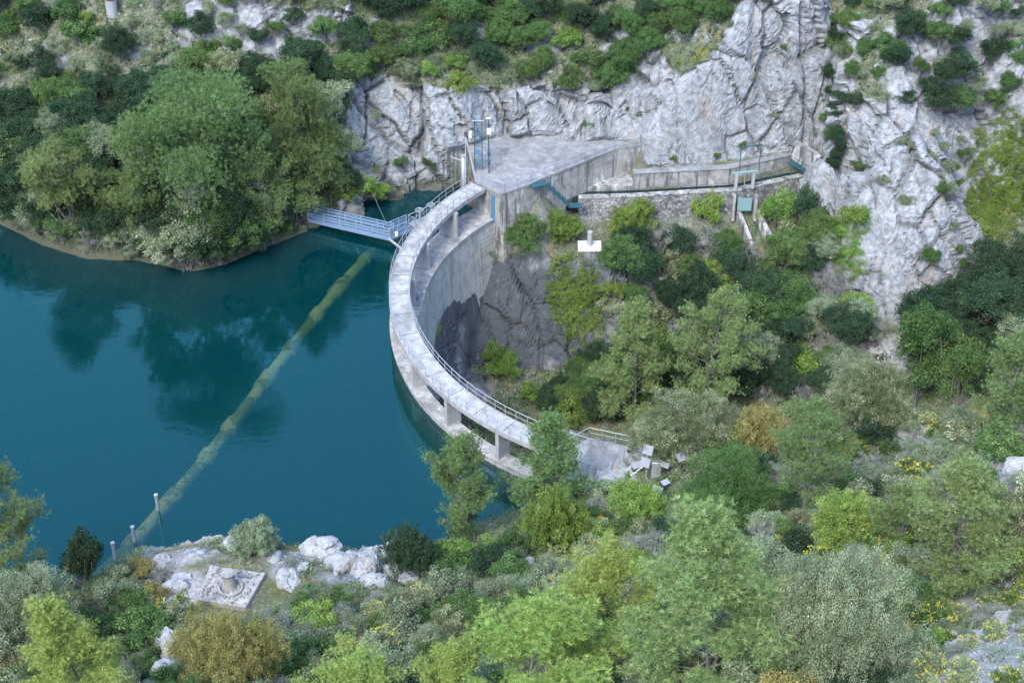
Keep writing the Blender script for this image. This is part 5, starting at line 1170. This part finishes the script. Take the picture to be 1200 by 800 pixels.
# ------------------------------------------------------------------ ground cover nobody could count
def on_ground(n, y0, y1, rockmax=.4, zmin=.35, xlim=None):
    G = TPm.reshape(-1, 3); dep = G[:, 1] * _c - (G[:, 2] - CAM_H) * _s
    vis = (np.abs(G[:, 0]) < dep * .33) & (G[:, 1] > y0) & (G[:, 1] < y1)
    okk = vis & (rock < rockmax) & (bl < .15) & ((G[:, 2] > zmin) | (lake == False)) 
    rdd = np.hypot(G[:, 0] - CX, G[:, 1] - CY); okk &= ~((rdd > 23.3) & (rdd < 28.3) & (G[:, 0] < 8))
    # rows crowd on steep ground: weight by the area each point stands for
    ii = np.nonzero(okk)[0]; a = np.linalg.norm(np.gradient(TPm, axis=1).reshape(-1, 3)[ii], axis=1); k = rng.choice(ii, n, p=a / a.sum()); return G[k], k
def cover(name, n, tm, mk_, sc, y0, y1, label, seed, thr=-.1, rockmax=.4, tilt=.5, zlift=.08):
    q, k = on_ground(int(n * 1.8), y0, y1, rockmax); f_ = fbm(q, 5.0, 3, seed); q = q[f_ > thr][:n]; q = q + np.array([0, 0, zlift])
    t = np.clip(.5 + .45 * vnoise(q / 1.6, seed + 3) + rng.normal(0, .12, len(q)), 0, 1)
    v, f, t2 = scatter(tm, q, rng.uniform(sc[0], sc[1], len(q)), t, tilt); o = link(name, np_mesh(name, v, f, mk_ if not isinstance(mk_, str) else LM[mk_], {'tone': t2})); tag(o, label, kind='stuff'); return o
cover('undergrowth', 9500, SPRIG, 'green', (.7, 1.7), 60, 190, 'low green undergrowth covering the slopes', 501, -.15)
cover('undergrowth', 9000, FINE, 'grey', (.8, 1.8), 45, 190, 'low grey green heath covering the slopes', 502, -.1)
cover('undergrowth', 4500, FINE, 'silver', (.7, 1.5), 45, 190, 'low silvery scrub between the shrubs', 503, .0)
cover('undergrowth', 4800, SPRIG, 'dark', (.9, 1.9), 107, 175, 'dark ground cover of the gorge and wooded shore', 504, -.3, .6)
cover('undergrowth', 1500, SPRIG, 'ochre', (.5, 1.1), 45, 190, 'ochre brown low growth on the slopes', 505, .1)
cover('grass', 7000, BLADE, 'silver', (.6, 1.3), 45, 190, 'dry pale grass tufts', 506, -.2, .6, .15, 0)
cover('grass', 5000, BLADE, 'bright', (.5, 1.1), 45, 190, 'fresh green grass tufts', 507, .0, .5, .15, 0)
cover('undergrowth', 1100, FINE, 'grey', (.5, 1.0), 120, 190, 'small tufts growing in the rock cracks', 508, .05, 1.1)

# loose stones
SR = []
import bmesh as _bm
for s_ in range(4):
    b_ = _bm.new(); _bm.ops.create_icosphere(b_, subdivisions=1, radius=1); v_ = np.array([v.co[:] for v in b_.verts]); t_ = np.array([[v.index for v in f.verts] for f in b_.faces]); b_.free()
    v_ = v_ * rng.uniform(.65, 1.25, (len(v_), 1)) * np.array([1, .8, .55]); SR.append((v_, t_))
G_ = TPm.reshape(-1, 3); ok_ = (np.abs(G_[:, 0]) < (G_[:, 1] * _c - (G_[:, 2] - CAM_H) * _s) * .33) & (G_[:, 2] > .3) & (bl < .15)
wt_ = np.clip(gravel * 1.2 + rock * (G_[:, 1] < 112) * .5 + (G_[:, 1] > 145) * (fbm(G_, 6, 3, 91) > .12) * .28, 0, 1) * ok_ * (rock * (G_[:, 1] > 112) < .6)
gn_ = np.linalg.norm(np.gradient(TPm, axis=1).reshape(-1, 3), axis=1) * wt_; k_ = rng.choice(len(G_), 3400, p=gn_ / gn_.sum()); sz_ = .07 + .30 * rng.uniform(0, 1, 3400) ** 3
Vs_, Fs_, o_ = [], [], 0
for s_ in range(4):
    kk_ = k_[s_::4]; R_ = rots(len(kk_), .5); v_ = np.einsum('nij,vj->nvi', R_, SR[s_][0]) * sz_[s_::4][:, None, None] + G_[kk_][:, None]; Vs_.append(v_.reshape(-1, 3)); Fs_.append((SR[s_][1][None] + (np.arange(len(kk_)) * len(SR[s_][0]))[:, None, None]).reshape(-1, 3) + o_); o_ += len(kk_) * len(SR[s_][0])
st_o = link('rubble', np_mesh('rubble', np.concatenate(Vs_), np.concatenate(Fs_), M_boulder)); tag(st_o, 'loose pale stones scattered over gravel and slopes', kind='stuff')

# ------------------------------------------------------------------ labels that single each scattered plant out
LAND = [('pale cliff of the inlet', 480, 150), ('blue grey footbridge', 405, 262), ('curved walkway', 470, 330), ('stone pillar', 131, 10), ('tallest broad pine', 230, 190), ('white rock face', 68, 195), ('narrow shore pine', 372, 160),
 ('lattice mast', 560, 160), ('concrete plateau', 660, 175), ('white concrete marker', 690, 285), ('dark gorge cliff', 590, 370), ('canal wall', 760, 245), ('sluice', 872, 215), ('canal footbridge', 940, 196), ('rock buttress', 1055, 230), ('glossy ivy mass', 1170, 220), ('bare cliff', 880, 60),
 ('two gorge pines', 780, 430), ('earth gully', 1050, 420), ('narrow gully tree', 1072, 420), ('spreading valley pine', 1168, 450), ('cream tipped dome bush', 1010, 465), ('orange brown ridge bush', 893, 510), ('solar mast', 760, 535), ('boxy floodlight', 805, 548), ('walkway pine', 640, 550), ('water edge pine', 548, 575),
 ('boulder group', 405, 655), ('survey slab', 268, 685), ('marker posts', 160, 630), ('airy bank pine', 30, 620), ('bright young pine', 112, 770), ('ochre yellow bush', 275, 765), ('low lime pine top', 410, 795), ('yellow tipped pine', 628, 770), ('lime green pine', 690, 710), ('largest near pine', 828, 700), ('massive grey green bush', 975, 735), ('feathery pine', 1118, 630), ('blue green pine', 945, 545), ('sparse small pine', 1050, 610), ('gravel patch', 1160, 770), ('glossy bright bush', 1048, 720), ('fresh green bush', 655, 620), ('cliff top edge', 620, 60), ('upper hillside rocks', 280, 20), ('top edge of the view', 850, 5), ('buttress top', 1090, 60)]
ORD = ['', 'second ', 'third ', 'fourth ', 'fifth ', 'sixth ', 'seventh ', 'eighth ', 'ninth ', 'tenth ', 'eleventh ', 'twelfth ', 'thirteenth ', 'fourteenth ']
tall = {}
for p in plants:
    if p['label']: continue
    u, v = project((p['p'][0], p['p'][1], p['p'][2] + p['h'] * .5))
    dd = sorted(LAND, key=lambda l: (l[1] - u) ** 2 + (l[2] - v) ** 2)[0]; dx, dy = u - dd[1], v - dd[2]
    dr = ('right of' if dx > 0 else 'left of') if abs(dx) > abs(dy) * 1.1 else ('below' if dy > 0 else 'above')
    nm = {'evergreen_tree': 'evergreen tree', 'pine_tree': 'pine', 'leafy_tree': 'leafy tree', 'bare_shrub': 'twiggy shrub', 'flowering_shrub': 'yellow flowering shrub'}.get(p['name'], 'shrub')
    if p['kind'] == 'heath': nm = 'fine leaved shrub'
    tall.setdefault((LOOK[p['mk']], nm, dr, dd[0]), []).append((math.hypot(dx, dy), p))
for (lk, nm, dr, ld), lst in tall.items():
    lst.sort(key=lambda t: t[0])
    for i, (d_, p) in enumerate(lst):
        far = (ORD[i] + 'closest ') if len(lst) > 1 else ''
        p['o']['label'] = f"{far}{lk} {nm} {dr} the {ld}" if far else f"{lk} {nm} standing {dr} the {ld}"
for p in plants:
    if not p['o'].get('group') and False: pass
EXPOSURE = 2.25
# ------------------------------------------------------------------ camera, light, render settings
cam = bpy.data.cameras.new('camera'); co = bpy.data.objects.new('camera', cam); COL.objects.link(co)
cam.sensor_width = 36; cam.lens = FPX / 1200 * 36; cam.clip_end = 3000; cam.clip_start = 1
co.location = (0, 0, CAM_H); co.rotation_euler = (PI / 2 - PITCH, 0, 0); S.camera = co
W = bpy.data.worlds.new('World'); S.world = W; W.use_nodes = True; wn = W.node_tree
SUN_EL, SUN_AZ = R(48), R(205)
sky = wn.nodes.new('ShaderNodeTexSky'); sky.sky_type = 'NISHITA'; sky.sun_disc = False; sky.sun_elevation = SUN_EL; sky.sun_rotation = SUN_AZ
sky.air_density = 1.0; sky.dust_density = 1.0; sky.ozone_density = 1.2
bg = wn.nodes['Background']; bg.inputs['Strength'].default_value = .15
wn.links.new(sky.outputs[0], bg.inputs['Color'])
sl = bpy.data.lights.new('sun', 'SUN'); sl.energy = .9; sl.angle = R(20); sl.color = (1, .97, .92)
so = bpy.data.objects.new('sun', sl); COL.objects.link(so)
d = Vector((math.sin(SUN_AZ) * math.cos(SUN_EL), math.cos(SUN_AZ) * math.cos(SUN_EL), math.sin(SUN_EL)))
so.rotation_euler = d.to_track_quat('Z', 'Y').to_euler(); so.location = (0, 60, 120)
S.view_settings.view_transform = 'Standard'; S.view_settings.look = 'None'; S.view_settings.exposure = EXPOSURE; S.view_settings.gamma = 1
S.view_settings.use_curve_mapping = False
S.render.engine = 'CYCLES'; S.cycles.max_bounces = 7; S.cycles.transparent_max_bounces = 12; S.cycles.diffuse_bounces = 3; S.cycles.use_denoising = True
S.cycles.caustics_reflective = False; S.cycles.caustics_refractive = False
